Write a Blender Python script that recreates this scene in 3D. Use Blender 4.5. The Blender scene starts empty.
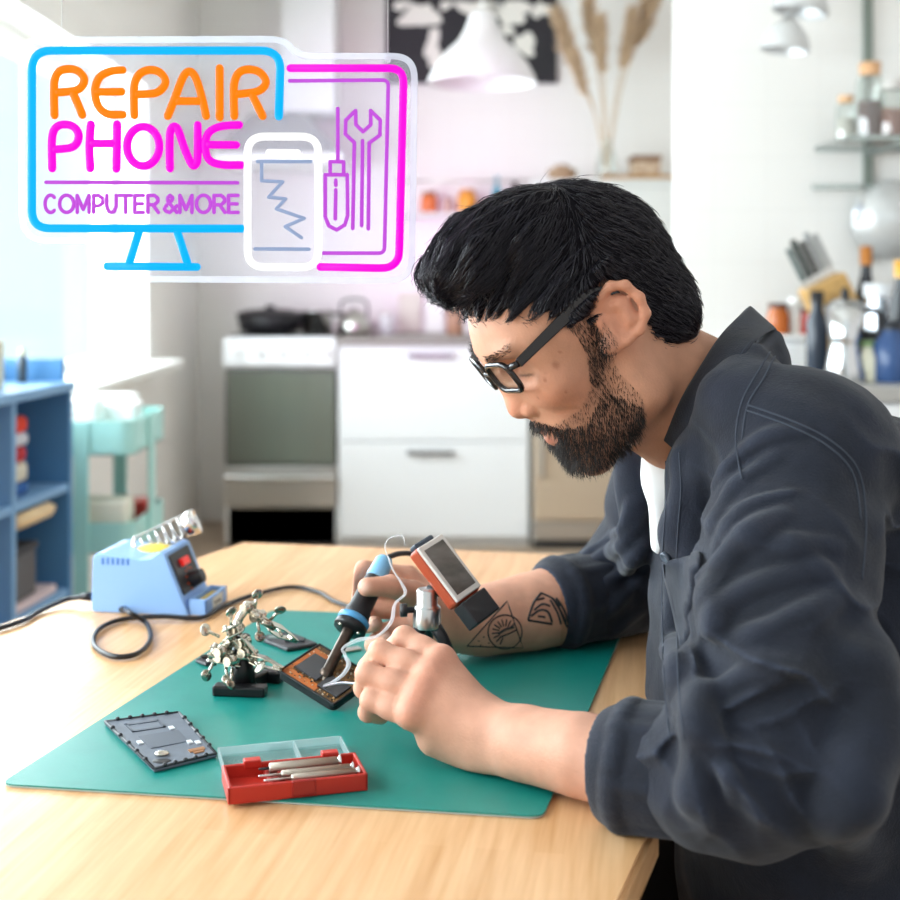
import bpy, bmesh, math, random
import numpy as np
from mathutils import Vector, Matrix, Euler
random.seed(7)
PI = math.pi
scene = bpy.context.scene
COL = scene.collection

# ------------------------------------------------------------------ camera
CAMZ, FPX, CX, HY = 1.15, 1300.0, 450.0, 280.0
def P(px, py, d):
    """point seen at photo position (px,py) that stands d metres in front of the camera"""
    return Vector(((px-CX)/FPX*d, d, CAMZ-(py-HY)/FPX*d))
def T(px, py, z=0.74):
    """point on the horizontal plane z seen at photo position (px,py)"""
    d = (CAMZ-z)*FPX/(py-HY)
    return P(px, py, d)
cam_data = bpy.data.cameras.new('camera')
cam = bpy.data.objects.new('camera', cam_data); COL.objects.link(cam)
cam.location = (0, 0, CAMZ); cam.rotation_euler = (PI/2, 0, 0)
cam_data.sensor_width = 36; cam_data.lens = FPX/900*36
cam_data.shift_y = -(450-HY)/900
cam_data.clip_start = 0.05
cam_data.dof.use_dof = True; cam_data.dof.focus_distance = 1.16; cam_data.dof.aperture_fstop = 4.8
scene.camera = cam
vs = scene.view_settings
scene.display_settings.display_device = 'sRGB'
vs.view_transform = 'Standard'; vs.look = 'None'; vs.gamma = 1; vs.exposure = 0.4
vs.use_curve_mapping = False

# ------------------------------------------------------------------ materials
def lin(c):
    if isinstance(c, str):
        c = c.lstrip('#'); c = [int(c[i:i+2], 16)/255 for i in (0, 2, 4)]
    else: c = [v/255 for v in c]
    return tuple((v/12.92 if v <= .04045 else ((v+.055)/1.055)**2.4) for v in c)+(1,)
MATS = {}
def mat(name, c, rough=.5, metal=0, spec=.5, noise=0, nscale=30, bump=0, bscale=200, emit=0, emitc=None, alpha=1,
        trans=0, ior=1.45, sheen=0, sss=0, coat=0, stretch=None, c2=None):
    if name in MATS: return MATS[name]
    m = bpy.data.materials.new(name); m.use_nodes = True; MATS[name] = m
    nt = m.node_tree; b = nt.nodes['Principled BSDF']
    b.inputs['Base Color'].default_value = lin(c); b.inputs['Roughness'].default_value = rough
    b.inputs['Metallic'].default_value = metal; b.inputs['Specular IOR Level'].default_value = spec
    b.inputs['Alpha'].default_value = alpha; b.inputs['Transmission Weight'].default_value = trans
    b.inputs['IOR'].default_value = ior; b.inputs['Sheen Weight'].default_value = sheen
    b.inputs['Coat Weight'].default_value = coat
    if sss:
        b.inputs['Subsurface Weight'].default_value = sss
        b.inputs['Subsurface Radius'].default_value = (.012, .005, .003); b.inputs['Subsurface Scale'].default_value = 1
    if emit:
        b.inputs['Emission Color'].default_value = lin(emitc or c); b.inputs['Emission Strength'].default_value = emit
    if noise or bump:
        tc = nt.nodes.new('ShaderNodeTexCoord'); mp = nt.nodes.new('ShaderNodeMapping')
        nt.links.new(tc.outputs['Object'], mp.inputs[0])
        if stretch: mp.inputs['Scale'].default_value = stretch
    if noise:
        n = nt.nodes.new('ShaderNodeTexNoise'); n.inputs['Scale'].default_value = nscale; n.inputs['Detail'].default_value = 5
        nt.links.new(mp.outputs[0], n.inputs['Vector'])
        mx = nt.nodes.new('ShaderNodeMix'); mx.data_type = 'RGBA'
        a = lin(c); k = lin(c2) if c2 else tuple(v*(1-noise) for v in a[:3])+(1,)
        mx.inputs[6].default_value = a; mx.inputs[7].default_value = k
        cr = nt.nodes.new('ShaderNodeMapRange'); cr.inputs[1].default_value = .35; cr.inputs[2].default_value = .65
        nt.links.new(n.outputs['Fac'], cr.inputs[0]); nt.links.new(cr.outputs[0], mx.inputs[0])
        nt.links.new(mx.outputs[2], b.inputs['Base Color'])
    if bump:
        n2 = nt.nodes.new('ShaderNodeTexNoise'); n2.inputs['Scale'].default_value = bscale; n2.inputs['Detail'].default_value = 3
        nt.links.new(mp.outputs[0], n2.inputs['Vector'])
        bp = nt.nodes.new('ShaderNodeBump'); bp.inputs['Strength'].default_value = bump; bp.inputs['Distance'].default_value = .002
        nt.links.new(n2.outputs['Fac'], bp.inputs['Height']); nt.links.new(bp.outputs[0], b.inputs['Normal'])
    return m
def clear_mat(name, tint=(255,255,255), gloss=.08, haze=0., hazec=(255,255,255), rough=.05):
    """thin clear sheet: mostly transparent, a little gloss and a little milkiness"""
    if name in MATS: return MATS[name]
    m = bpy.data.materials.new(name); m.use_nodes = True; MATS[name] = m
    nt = m.node_tree; nt.nodes.remove(nt.nodes['Principled BSDF']); out = nt.nodes['Material Output']
    t = nt.nodes.new('ShaderNodeBsdfTransparent'); t.inputs[0].default_value = lin(tint)
    g = nt.nodes.new('ShaderNodeBsdfGlossy'); g.inputs['Roughness'].default_value = rough
    d = nt.nodes.new('ShaderNodeBsdfDiffuse'); d.inputs[0].default_value = lin(hazec)
    tl = nt.nodes.new('ShaderNodeBsdfTranslucent'); tl.inputs[0].default_value = lin(hazec)
    ad = nt.nodes.new('ShaderNodeMixShader'); ad.inputs[0].default_value = .5
    nt.links.new(d.outputs[0], ad.inputs[1]); nt.links.new(tl.outputs[0], ad.inputs[2])
    m1 = nt.nodes.new('ShaderNodeMixShader'); m1.inputs[0].default_value = haze
    nt.links.new(t.outputs[0], m1.inputs[1]); nt.links.new(ad.outputs[0], m1.inputs[2])
    m2 = nt.nodes.new('ShaderNodeMixShader'); m2.inputs[0].default_value = gloss
    nt.links.new(m1.outputs[0], m2.inputs[1]); nt.links.new(g.outputs[0], m2.inputs[2])
    nt.links.new(m2.outputs[0], out.inputs[0])
    return m

# ------------------------------------------------------------------ mesh helpers
class MB:
    """collects shapes, then links them as ONE mesh object"""
    def __init__(s): s.v = []; s.f = []; s.sm = []; s.mi = []; s.cur = 0
    def add(s, vs, fs, smooth=False, M=None):
        o = len(s.v)
        s.v += [tuple(M @ Vector(v)) if M is not None else tuple(v) for v in vs]
        for f in fs: s.f.append([i+o for i in f]); s.sm.append(smooth); s.mi.append(s.cur)
        return s
    def box(s, lo, hi, M=None, bev=0, seg=2):
        bm = bmesh.new(); bmesh.ops.create_cube(bm, size=1)
        c = [(a+b)/2 for a, b in zip(lo, hi)]; z = [abs(b-a) for a, b in zip(lo, hi)]
        for v in bm.verts: v.co = Vector((v.co.x*z[0]+c[0], v.co.y*z[1]+c[1], v.co.z*z[2]+c[2]))
        if bev: bmesh.ops.bevel(bm, geom=bm.edges[:], offset=min(bev, min(z)*.49), segments=seg, profile=.5, affect='EDGES')
        bm.verts.index_update()
        s.add([v.co[:] for v in bm.verts], [[v.index for v in f.verts] for f in bm.faces], False, M); bm.free(); return s
    def tube(s, pts, r, n=8, caps=True, closed=False):
        pts = [Vector(p) for p in pts]; N = len(pts)
        rr = r if isinstance(r, (list, tuple)) else [r]*N
        vs = []; prev = None
        for i, p in enumerate(pts):
            a = pts[i-1] if (i or closed) else p; b = pts[(i+1) % N] if (i < N-1 or closed) else p
            t = (b-a)
            if t.length < 1e-9: t = Vector((0,0,1))
            t.normalize()
            if prev is None:
                u = t.orthogonal().normalized()
            else:
                u = prev-t*prev.dot(t)
                u = u.normalized() if u.length > 1e-6 else t.orthogonal().normalized()
            prev = u; w = t.cross(u)
            for k in range(n):
                an = 2*PI*k/n; vs.append(p+(u*math.cos(an)+w*math.sin(an))*rr[i])
        fs = []
        for i in range(N if closed else N-1):
            j = (i+1) % N
            for k in range(n): fs.append([i*n+k, i*n+(k+1) % n, j*n+(k+1) % n, j*n+k])
        if caps and not closed: fs += [list(range(n))[::-1], [(N-1)*n+k for k in range(n)]]
        return s.add(vs, fs, True)
    def cyl(s, a, b, r, r2=None, n=24):
        a = Vector(a); b = Vector(b); r2 = r if r2 is None else r2
        t = (b-a).normalized(); u = t.orthogonal().normalized(); w = t.cross(u)
        ring = lambda p, q: [p+(u*math.cos(2*PI*k/n)+w*math.sin(2*PI*k/n))*q for k in range(n)]
        s.add(ring(a, r)+ring(b, r2), [[k, (k+1) % n, n+(k+1) % n, n+k] for k in range(n)], True)
        s.add(ring(a, r), [list(range(n))[::-1]]); s.add(ring(b, r2), [list(range(n))]); return s
    def lathe(s, prof, M=None, n=28, cap=True):
        vs = []; 
        for r, z in prof:
            for k in range(n): vs.append((r*math.cos(2*PI*k/n), r*math.sin(2*PI*k/n), z))
        fs = []
        for i in range(len(prof)-1):
            for k in range(n): fs.append([i*n+k, i*n+(k+1) % n, (i+1)*n+(k+1) % n, (i+1)*n+k])
        s.add(vs, fs, True, M)
        if cap:
            for i, rev in ((0, True), (len(prof)-1, False)):
                if prof[i][0] > 1e-5:
                    ring = vs[i*n:(i+1)*n]; s.add(ring, [list(range(n))[::-1] if rev else list(range(n))], False, M)
        return s
    def prism(s, poly, z0, z1, M=None):
        n = len(poly)
        vs = [(x, y, z0) for x, y in poly]+[(x, y, z1) for x, y in poly]
        fs = [list(range(n))[::-1], list(range(n, 2*n))]+[[k, (k+1) % n, n+(k+1) % n, n+k] for k in range(n)]
        return s.add(vs, fs, False, M)
    def ball(s, c, r, n=12, M=None, sc=(1,1,1)):
        vs = [(0,0,1)]; 
        for i in range(1, n):
            th = PI*i/n
            for k in range(2*n): vs.append((math.sin(th)*math.cos(PI*k/n), math.sin(th)*math.sin(PI*k/n), math.cos(th)))
        vs.append((0,0,-1)); L = len(vs)-1; m = 2*n; fs = []
        for k in range(m):
            fs.append([0, 1+k, 1+(k+1) % m]); fs.append([L, 1+(n-2)*m+(k+1) % m, 1+(n-2)*m+k])
        for i in range(n-2):
            for k in range(m): fs.append([1+i*m+k, 1+(i+1)*m+k, 1+(i+1)*m+(k+1) % m, 1+i*m+(k+1) % m])
        c = Vector(c)
        return s.add([c+Vector((x*r*sc[0], y*r*sc[1], z*r*sc[2])) for x, y, z in vs], fs, True, M)
    def build(s, name, m, parent=None, loc=None):
        me = bpy.data.meshes.new(name); me.from_pydata([Vector(v) for v in s.v], [], s.f)
        me.polygons.foreach_set('use_smooth', s.sm)
        ms = m if isinstance(m, (list, tuple)) else [m]
        for x in ms: me.materials.append(x)
        if len(ms) > 1: me.polygons.foreach_set('material_index', s.mi)
        me.update()
        o = bpy.data.objects.new(name, me); COL.objects.link(o)
        if parent is not None:
            o.parent = parent
            if parent.type == 'EMPTY' or True:
                # geometry is given in world coordinates unless loc says otherwise
                o.matrix_parent_inverse = world_of(parent).inverted()
        if loc is not None: o.location = loc
        return o
def world_of(o):
    M = Matrix.LocRotScale(o.location, o.rotation_euler, o.scale)
    return world_of(o.parent) @ o.matrix_parent_inverse @ M if o.parent else M
def tag(o, label=None, cat=None, group=None, kind=None):
    for k, v in (('label', label), ('category', cat), ('group', group), ('kind', kind)):
        if v: o[k] = v
    return o
def thing(name, loc, label, cat, group=None):
    o = bpy.data.objects.new(name, None); COL.objects.link(o); o.location = loc; o.empty_display_size = .05
    return tag(o, label, cat, group)
def copy_tree(o, parent=None):
    c = o.copy(); COL.objects.link(c)
    if parent is not None: c.parent = parent
    for ch in [x for x in o.children]: copy_tree(ch, c)
    return c
def cr(pts, n=8, closed=False):
    """Catmull-Rom through points"""
    p = [Vector(q) for q in pts]; N = len(p); out = []
    rng = range(N if closed else N-1)
    for i in rng:
        if closed: a, b, c, d = p[i-1], p[i], p[(i+1) % N], p[(i+2) % N]
        else: a, b, c, d = p[max(i-1, 0)], p[i], p[i+1], p[min(i+2, N-1)]
        for k in range(n):
            t = k/n
            out.append(.5*((2*b)+(c-a)*t+(2*a-5*b+4*c-d)*t*t+(3*b-a-3*c+d)*t**3))
    if not closed: out.append(p[-1])
    return out
def rrect(x0, y0, x1, y1, r, n=6):
    o = []
    for cx, cy, a in ((x1-r, y1-r, 0), (x0+r, y1-r, PI/2), (x0+r, y0+r, PI), (x1-r, y0+r, 1.5*PI)):
        for k in range(n+1): o.append((cx+r*math.cos(a+PI/2*k/n), cy+r*math.sin(a+PI/2*k/n)))
    return o
def RZ(a): return Matrix.Rotation(a, 4, 'Z')
def TR(*v): return Matrix.Translation(v if len(v) == 3 else v[0])
def frame(o, x, y, z): 
    return Matrix(((x[0], y[0], z[0], o[0]), (x[1], y[1], z[1], o[1]), (x[2], y[2], z[2], o[2]), (0,0,0,1)))
# ================================================================== ROOM
def S(o): o['kind'] = 'structure'; return o
def tile_mat(name, c, grout, sx=.15, sy=.15):
    m = mat(name, c, rough=.25)
    nt = m.node_tree; b = nt.nodes['Principled BSDF']
    tc = nt.nodes.new('ShaderNodeTexCoord'); sp = nt.nodes.new('ShaderNodeSeparateXYZ'); cb = nt.nodes.new('ShaderNodeCombineXYZ')
    nt.links.new(tc.outputs['Object'], sp.inputs[0]); nt.links.new(sp.outputs[0], cb.inputs[0]); nt.links.new(sp.outputs[2], cb.inputs[1])
    br = nt.nodes.new('ShaderNodeTexBrick'); br.inputs['Color1'].default_value = lin(c); br.inputs['Color2'].default_value = lin(c)
    br.inputs['Mortar'].default_value = lin(grout); br.inputs['Scale'].default_value = 1; br.inputs['Mortar Size'].default_value = .002
    br.inputs['Brick Width'].default_value = sx; br.inputs['Row Height'].default_value = sy; br.offset = 0
    nt.links.new(cb.outputs[0], br.inputs['Vector']); nt.links.new(br.outputs['Color'], b.inputs['Base Color'])
    return m
WALL = mat('white wall paint', '#F2F1EE', .7)
TILE = tile_mat('white wall tile', '#EAE9E7', '#E5E4E2')
FLOORM = mat('beige floor', '#B9A48E', .4, noise=.2, nscale=3, stretch=(1, 9, 1))
WX, BY = -1.2, 6.2
S(MB().box((-1.6, -1.2, -.1), (3.2, 6.4, 0)).build('floor', FLOORM))
S(MB().box((-1.6, 1.0, 2.62), (3.2, 6.4, 2.75)).build('ceiling', WALL))
S(MB().box((-1.6, BY, 0), (3.2, BY+.15, 2.62)).build('wall_back', TILE))
# left wall with the window opening
W0, W1, WZ0, WZ1 = .35, 5.15, .80, 1.92
wl = MB()
wl.box((WX-.22, -1.2, 0), (WX, BY, WZ0)); wl.box((WX-.22, -1.2, WZ1), (WX, BY, 2.62))
wl.box((WX-.22, -1.2, WZ0), (WX, W0, WZ1)); wl.box((WX-.22, W1, WZ0), (WX, BY, WZ1))
S(wl.build('wall_left', WALL))
wf = MB()
for y in (W0+.03, (W0*2+W1)/3, (W0+2*W1)/3, W1-.03): wf.box((WX-.2, y-.03, WZ0), (WX-.13, y+.03, WZ1), bev=.006)
for z in (WZ0+.03, WZ1-.03): wf.box((WX-.195, W0, z-.03), (WX-.135, W1, z+.03), bev=.006)
win = S(wf.build('window_1', mat('white gloss paint', '#F4F5F2', .35)))
gl = MB().box((WX-.168, W0+.02, WZ0+.02), (WX-.162, W1-.02, WZ1-.02)); gl.build('pane', clear_mat('window glass', (253, 255, 255), .03), win)
S(MB().box((WX-.13, W0-.05, WZ0-.001), (WX+.13, W1+.1, WZ0+.032), bev=.008).build('trim_1', mat('white gloss paint', '#F4F5F2', .35)))
# radiator below the sill, right of the trolley
# partition wall on the right
PX, PY = .655, 3.7
S(MB().box((PX, PY, 0), (3.2, PY+.12, 2.62)).build('wall_right', TILE))
# ------------------------------------------------------------------ kitchen run at the back
KF = 5.58
WHITE = mat('white cabinet front', '#E9EBEE', .3)
STEEL = mat('brushed steel', '#C9C6C2', .28, 1)
CHROME = mat('chrome', '#E2E2E2', .12, 1)
DARK = mat('dark plastic', '#1C1C20', .45)
BLACKG = mat('black gloss', '#101012', .15)
WTOP = mat('grey laminate', '#8E8984', .4)
def kx(px): return (px-CX)/FPX*KF
def kz(py): return CAMZ-(py-HY)/FPX*KF
# cooker
x0, x1 = kx(224), kx(337)
ck = thing('cooker', ((x0+x1)/2, KF, 0), 'white freestanding cooker with glass oven door left of the white drawers', 'cooker')
MB().box((x0, KF+.03, kz(546)), (x1, KF+.6, .895), bev=.008).build('body', mat('cooker enamel', '#EFEFEF', .3), ck)
pan_ = MB().box((x0-.005, KF-.02, kz(367)), (x1+.002, KF+.05, .905), bev=.02, seg=3).build('control_panel', WHITE, ck)
for i in range(5):
    q = x0+.06+i*.094
    MB().cyl((q, KF-.045, kz(352)), (q, KF-.018, kz(352)), .016, .019).build('knob', mat('pale grey plastic', '#DADADC', .4), pan_)
od = MB().box((x0+.004, KF, kz(466)), (x1-.004, KF+.035, kz(369)), bev=.006).build('oven_door', mat('door frame dark', '#5B5B57', .3), ck)
MB().box((x0+.02, KF-.006, kz(463)), (x1-.01, KF+.004, kz(373)), bev=.003).build('door_glass', mat('oven glass', '#6C7167', .08, spec=.8, noise=.22, nscale=4, stretch=(1, 1, .1)), od)
hb = MB().cyl((x0+.01, KF-.045, kz(476)), (x1-.005, KF-.045, kz(476)), .014)
for q in (x0+.05, x1-.05): hb.cyl((q, KF-.045, kz(476)), (q, KF+.01, kz(476)), .009)
hb.build('handle', CHROME, od)
MB().box((x0+.004, KF+.004, kz(507)), (x1-.004, KF+.035, kz(467)), bev=.005).build('drawer_front', STEEL, ck)
pl = MB().box((x0+.01, KF+.03, 0.0), (x1-.005, KF+.5, kz(508)), bev=.004); pl.build('plinth', DARK, ck)
MB().box((x0+.02, KF+.05, .905), (x1-.02, KF+.57, .914), bev=.003).build('hob', BLACKG, ck)
# drawers cabinet
def drawer_unit(pa, pb, name, label):
    a, b = kx(pa), kx(pb)
    t = thing(name, ((a+b)/2, KF, 0), label, 'cabinet')
    MB().box((a+.004, KF+.02, .06), (b-.004, KF+.6, .87)).build('carcass', WHITE, t)
    for ya, yb, hy in ((345.2, 440.5, 356), (441.8, 537, 453)):
        d = MB().box((a+.003, KF, kz(yb)), (b-.003, KF+.02, kz(ya)), bev=.003).build('drawer', WHITE, t)
        m = (kx(408)+kx(453))/2
        h = MB().box((m-.1, KF-.028, kz(hy)-.007), (m+.1, KF-.018, kz(hy)+.012), bev=.003)
        for q in (-.085, .085): h.box((m+q-.006, KF-.02, kz(hy)-.004), (m+q+.006, KF+.002, kz(hy)+.008))
        h.build('handle', mat('brushed handle', '#8F9094', .35, 1), d)
    MB().box((a, KF+.05, 0), (b, KF+.07, .06)).build('plinth', mat('pale plinth', '#DCDBD9', .5), t)
drawer_unit(338, 529, 'drawer_cabinet', 'white kitchen cabinet with two wide drawers and steel bar handles')
wt = MB().box((kx(338)+.002, KF-.025, .873), (kx(530), KF+.6, .9), bev=.004)
tag(wt.build('worktop', WTOP), 'thin grey kitchen worktop over the white drawers', 'worktop')
# upper cabinet and hood
hx0, hx1 = -1.02, -.53
t = thing('extractor_hood', ((hx0+hx1)/2, 5.9, 1.6), 'grey sloped extractor hood above the cooker', 'extractor hood')
hb = MB(); zb, zm, zt = 1.66, 1.70, 1.90
vs_ = [(hx0, 5.62, zm), (hx1+.06, 5.62, zm), (hx1+.06, 6.19, zm), (hx0, 6.19, zm), (hx0+.12, 5.85, zt), (hx1-.12, 5.85, zt), (hx1-.12, 6.19, zt), (hx0+.12, 6.19, zt)]
hb.add(vs_, [[3,2,1,0], [4,5,6,7], [0,1,5,4], [1,2,6,5], [2,3,7,6], [3,0,4,7]]).build('canopy', mat('mauve grey enamel', '#8E8790', .45), t)
MB().box((hx0-.005, 5.61, zb), (hx1+.065, 6.19, zm), bev=.006).build('lip', mat('cooker enamel', '#EFEFEF', .3), t)
cab_l = thing('wall_cabinet', (-.63, 5.9, 1.9), 'white wall cabinet above the extractor hood', 'cabinet')
MB().box((hx0+.26, 5.87, 1.905), (hx1+.01, 6.19, 2.6), bev=.004).build('carcass', WHITE, cab_l)
MB().box((hx0+.262, 5.85, 1.91), (hx1+.008, 5.868, 2.595), bev=.003).build('door', WHITE, cab_l)
# fridge
fx0, fx1 = kx(532), 1.0
fr = thing('fridge', (.7, 5.85, 0), 'pale grey fridge with beige steel lower door, dried grass standing on it', 'fridge')
FM = mat('fridge enamel', '#D7D8D6', .35)
MB().box((fx0, 5.59, .02), (fx1, 6.15, 1.585), bev=.01).build('body', FM, fr)
FD = mat('warm steel', '#D6C6B2', .36, .75)
for za, zb_, m_ in ((.12, kz(398), FD), (kz(396), 1.55, FM)):
    d = MB().box((fx0+.002, 5.54, za), (fx1-.002, 5.588, zb_), bev=.012, seg=3).build('door', m_, fr)
    MB().box((fx0+.03, 5.505, zb_-.33), (fx0+.05, 5.542, zb_-.08), bev=.006).build('handle', STEEL, d)
MB().box((fx0+.004, 5.555, .04), (fx1-.004, 5.588, .115), bev=.004).build('kick_panel', STEEL, fr)
MB().box((fx0+.01, 5.57, 0), (fx1-.01, 6.1, .03)).build('plinth', DARK, fr)
# the worktop stops at the fridge
# ------------------------------------------------------------------ things on the fridge
ft = 1.585
def fxp(px, d=5.8): return (px-CX)/FPX*d
v = thing('glass_vase', (fxp(607), 5.8, ft), 'clear glass vase holding the dried grass on the fridge', 'vase')
MB().lathe([(.035, .0), (.045, .01), (.05, .06), (.04, .12), (.022, .17), (.028, .19)], TR(fxp(607), 5.8, ft+.002)).build('vessel', clear_mat('clear glass', (245, 250, 248), .12, .1), v)
pg_src = None
STEMC = mat('dried stem', '#C7AE8C', .8); PLUME = mat('dried plume', '#CDB294', .95, noise=.25, nscale=60)
plumes = [((560, 60), 1.0, 'tall'), ((588, 30), .9, ''), ((600, 55), .8, ''), ((632, 50), .85, ''), ((655, 25), 1.1, ''), ((575, 85), .7, '')]
pl_lab = ['thick leftmost dried pampas plume in the vase', 'second dried pampas plume from the left, reaching the frame top', 'upright middle dried pampas plume in the vase',
          'slim dried pampas plume right of the middle, leaning right', 'longest dried pampas plume, far right, leaning out of frame', 'short low dried pampas plume bending left in the vase']
for i, ((px, py), k, _) in enumerate(plumes):
    base = Vector((fxp(607), 5.8, ft+.03)); tip = P(px, py-40*k, 5.8+.05*math.sin(i*2)); mid = base.lerp(tip, .45); mid.x = base.x+(tip.x-base.x)*.30
    path = cr([base, mid, base.lerp(tip, .75)+Vector((0, 0, .01)), tip], 8)
    g = thing('pampas_stem', base, pl_lab[i], 'dried grass', 'dried pampas stems on the fridge')
    MB().tube(path, [.0035]*len(path), 6).build('stem', STEMC, g)
    b_ = MB(); rnd = random.Random(i)
    up = path[-12:]
    for j in range(260):
        u = rnd.random(); q = up[min(int(u*(len(up)-1)), len(up)-2)]; nx = up[min(int(u*(len(up)-1))+1, len(up)-1)]
        d_ = (nx-q).normalized(); s_ = Vector((rnd.uniform(-1, 1), rnd.uniform(-1, 1), rnd.uniform(-.4, .4)))
        ln = (.06+.06*rnd.random())*k*(1.25-.6*abs(u-.4)); e = q+(d_*.8+s_*.42).normalized()*ln+Vector((0, 0, -.012))
        b_.tube([q, q.lerp(e, .5)+d_*.01, e], [.002, .006, .001], 4)
    b_.build('plume', PLUME, g)
bk = thing('storage_box', (fxp(646), 5.85, ft), 'small brown patterned box on the wooden tray on the fridge', 'box')
tr = MB().box((fxp(600), 5.72, ft), (fxp(676), 6.0, ft+.028), bev=.006)
tag(tr.build('wooden_tray', mat('tray wood', '#C99E6E', .6, noise=.2)), 'shallow tan wooden tray on top of the fridge', 'tray')
MB().box((fxp(632), 5.78, ft+.03), (fxp(660), 5.92, ft+.095), bev=.008).build('body', mat('box paper', '#A8846A', .7, noise=.45, nscale=45, c2='#D8C7B0'), bk)
MB().box((fxp(631), 5.775, ft+.095), (fxp(661), 5.925, ft+.12), bev=.006).build('lid', mat('box lid', '#8A6448', .6, noise=.3, nscale=40), bk)
bn = thing('wicker_basket', (fxp(562), 5.8, ft), 'low wicker basket on the left end of the fridge top', 'basket')
MB().lathe([(.045, 0), (.06, .03), (.068, .055), (.064, .055), (.055, .03), (.04, .006)], TR(fxp(562), 5.8, ft+.001)).build('bowl', mat('wicker', '#B99B7C', .85, noise=.4, nscale=90), bn)
lb = MB(); lb.ball((fxp(562), 5.8, ft+.055), .045, 8, sc=(1, 1, .6)); lb.build('lid', mat('wicker', '#B99B7C'), bn)
# ------------------------------------------------------------------ poster (flat print in a thin frame)
po = thing('world_map_poster', (.1, 6.18, 2.3), 'black wall poster of a world map with white landmasses', 'poster')
bx0, bx1, bz0, bz1 = (386-CX)/FPX*6.18, (557-CX)/FPX*6.18, CAMZ-(83-HY)/FPX*6.18, 2.6
MB().box((bx0, 6.17, bz0), (bx1, 6.2, bz1)).build('sheet', mat('poster black', '#26252B', .6), po)
rnd = random.Random(3)
def blob(cx, cy, rx, ry, seed, ang=0):
    r_ = random.Random(seed); n = 26; ph = [r_.uniform(0, 6.28) for _ in range(4)]; o = []
    for k in range(n):
        a = 2*PI*k/n; rr = 1+.22*math.sin(2*a+ph[0])+.16*math.sin(3*a+ph[1])+.12*math.sin(5*a+ph[2])+.07*math.sin(8*a+ph[3])
        x, y = rx*rr*math.cos(a), ry*rr*math.sin(a)
        o.append((cx+x*math.cos(ang)-y*math.sin(ang), cy+x*math.sin(ang)+y*math.cos(ang)))
    return o
lm = MB()
for (px, py, rx, ry, sd, an) in ((420, 16, 17, 13, 1, -.3), (433, 48, 8, 18, 2, .2), (478, 8, 18, 9, 3, 0), (492, 35, 9, 16, 4, 0), (512, 12, 20, 11, 5, .2), (525, 44, 13, 9, 6, .3), (541, 10, 9, 8, 7, 0), (506, 30, 7, 6, 8, 0), (402, 5, 9, 5, 9, 0), (446, 5, 7, 4, 10, 0)):
    pts = blob(px, py, rx, ry, sd, an)
    lm.prism([((x-CX)/FPX*6.168, -(CAMZ-(y-HY)/FPX*6.168)) for x, y in pts], 0, .002, Matrix(((1,0,0,0), (0,0,1,6.168), (0,-1,0,0), (0,0,0,1))))
lm.build('landmass_print', mat('poster white', '#E7E4DF', .6), po)
# ------------------------------------------------------------------ pendant lamp
pd = 4.2; c = P(482, 83, pd)
pn = thing('pendant_lamp', (c.x, pd, c.z), 'white bell shaped metal pendant lamp hanging before the map poster', 'pendant lamp')
k = pd/FPX
prof = [(55*k, 0), (53*k, 6*k), (46*k, 19*k), (34*k, 33*k), (24*k, 42*k), (17*k, 54*k), (13*k, 66*k), (10*k, 71*k), (3*k, 73*k)]
inner = [(r-.003 if r > .02 else r*.6, z-.002) for r, z in prof][::-1]
MB().lathe(prof+inner[1:], TR(c.x, pd, c.z), 40, cap=False).build('shade', mat('lamp enamel', '#D6D4D5', .4), pn)
MB().tube([(c.x, pd, c.z+72*k), (c.x, pd, 2.62)], .003, 6).build('cord', mat('white cord', '#EAEAEA', .6), pn)
MB().ball((c.x, pd, c.z+.05), .03, 8).build('bulb', mat('bulb glass', '#F7F4EC', .3), pn)
# grey clamp lamp near the partition
cl = thing('wall_lamp', P(792, 30, 3.45), 'grey double shade lamp on the white partition wall, cut by the frame top', 'lamp')
GS = mat('silver lamp', '#C9CACB', .35, .3)
def shade(px, py, d, R_, L, rot):
    o = P(px, py, d); M_ = TR(o) @ Euler(rot).to_matrix().to_4x4()
    pr = [(R_, 0), (R_*.97, L*.2), (R_*.82, L*.5), (R_*.5, L*.8), (R_*.2, L)]
    return MB().lathe(pr+[(r*.95, z-.003) for r, z in pr][::-1], M_, 28, cap=False)
shade(785, 50, 3.45, .065, .085, (0, .12, 0)).build('shade', GS, cl)
shade(800, 12, 3.5, .075, .09, (0, .18, 0)).build('shade', GS, cl)
a_ = P(787, 22, 3.45); b_ = P(840, -22, 3.66)
MB().tube(cr([a_, P(800, 5, 3.5), P(815, -12, 3.58), (b_.x, 3.69, b_.z)], 6), .008, 8).build('arm', GS, cl)
# ------------------------------------------------------------------ things on the back worktop and hob
def wx(px, d=5.9): return (px-CX)/FPX*d
pan = thing('frying_pan', (wx(272), 5.85, .915), 'black deep pan on the cooker hob', 'pan')
MB().lathe([(.10, .0), (.135, .008), (.15, .085), (.145, .085), (.13, .012), (.0, .01)], TR(wx(270, 5.85), 5.85, .916)).build('body', DARK, pan)
MB().lathe([(.15, .086), (.10, .10), (.02, .106), (.02, .12), (0.0, .122)], TR(wx(270, 5.85), 5.85, .916)).build('lid', DARK, pan)
pt = thing('steel_pot', (wx(317), 5.8, .915), 'shiny steel saucepan on the hob beside the black pan', 'pot')
MB().lathe([(.06, 0), (.07, .006), (.07, .095), (.073, .098), (.066, .097), (.064, .01), (0, .008)], TR(wx(317, 5.8), 5.8, .916)).build('body', CHROME, pt)
MB().tube(cr([(wx(317, 5.8)+.06, 5.78, 1.0), (wx(317, 5.8)+.11, 5.74, 1.0), (wx(317, 5.8)+.13, 5.72, .995)], 4), .007, 6).build('handle', DARK, pt)
kt = thing('steel_kettle', (wx(352), 5.88, .9), 'small steel kettle with handle at left end of the worktop', 'kettle')
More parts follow.
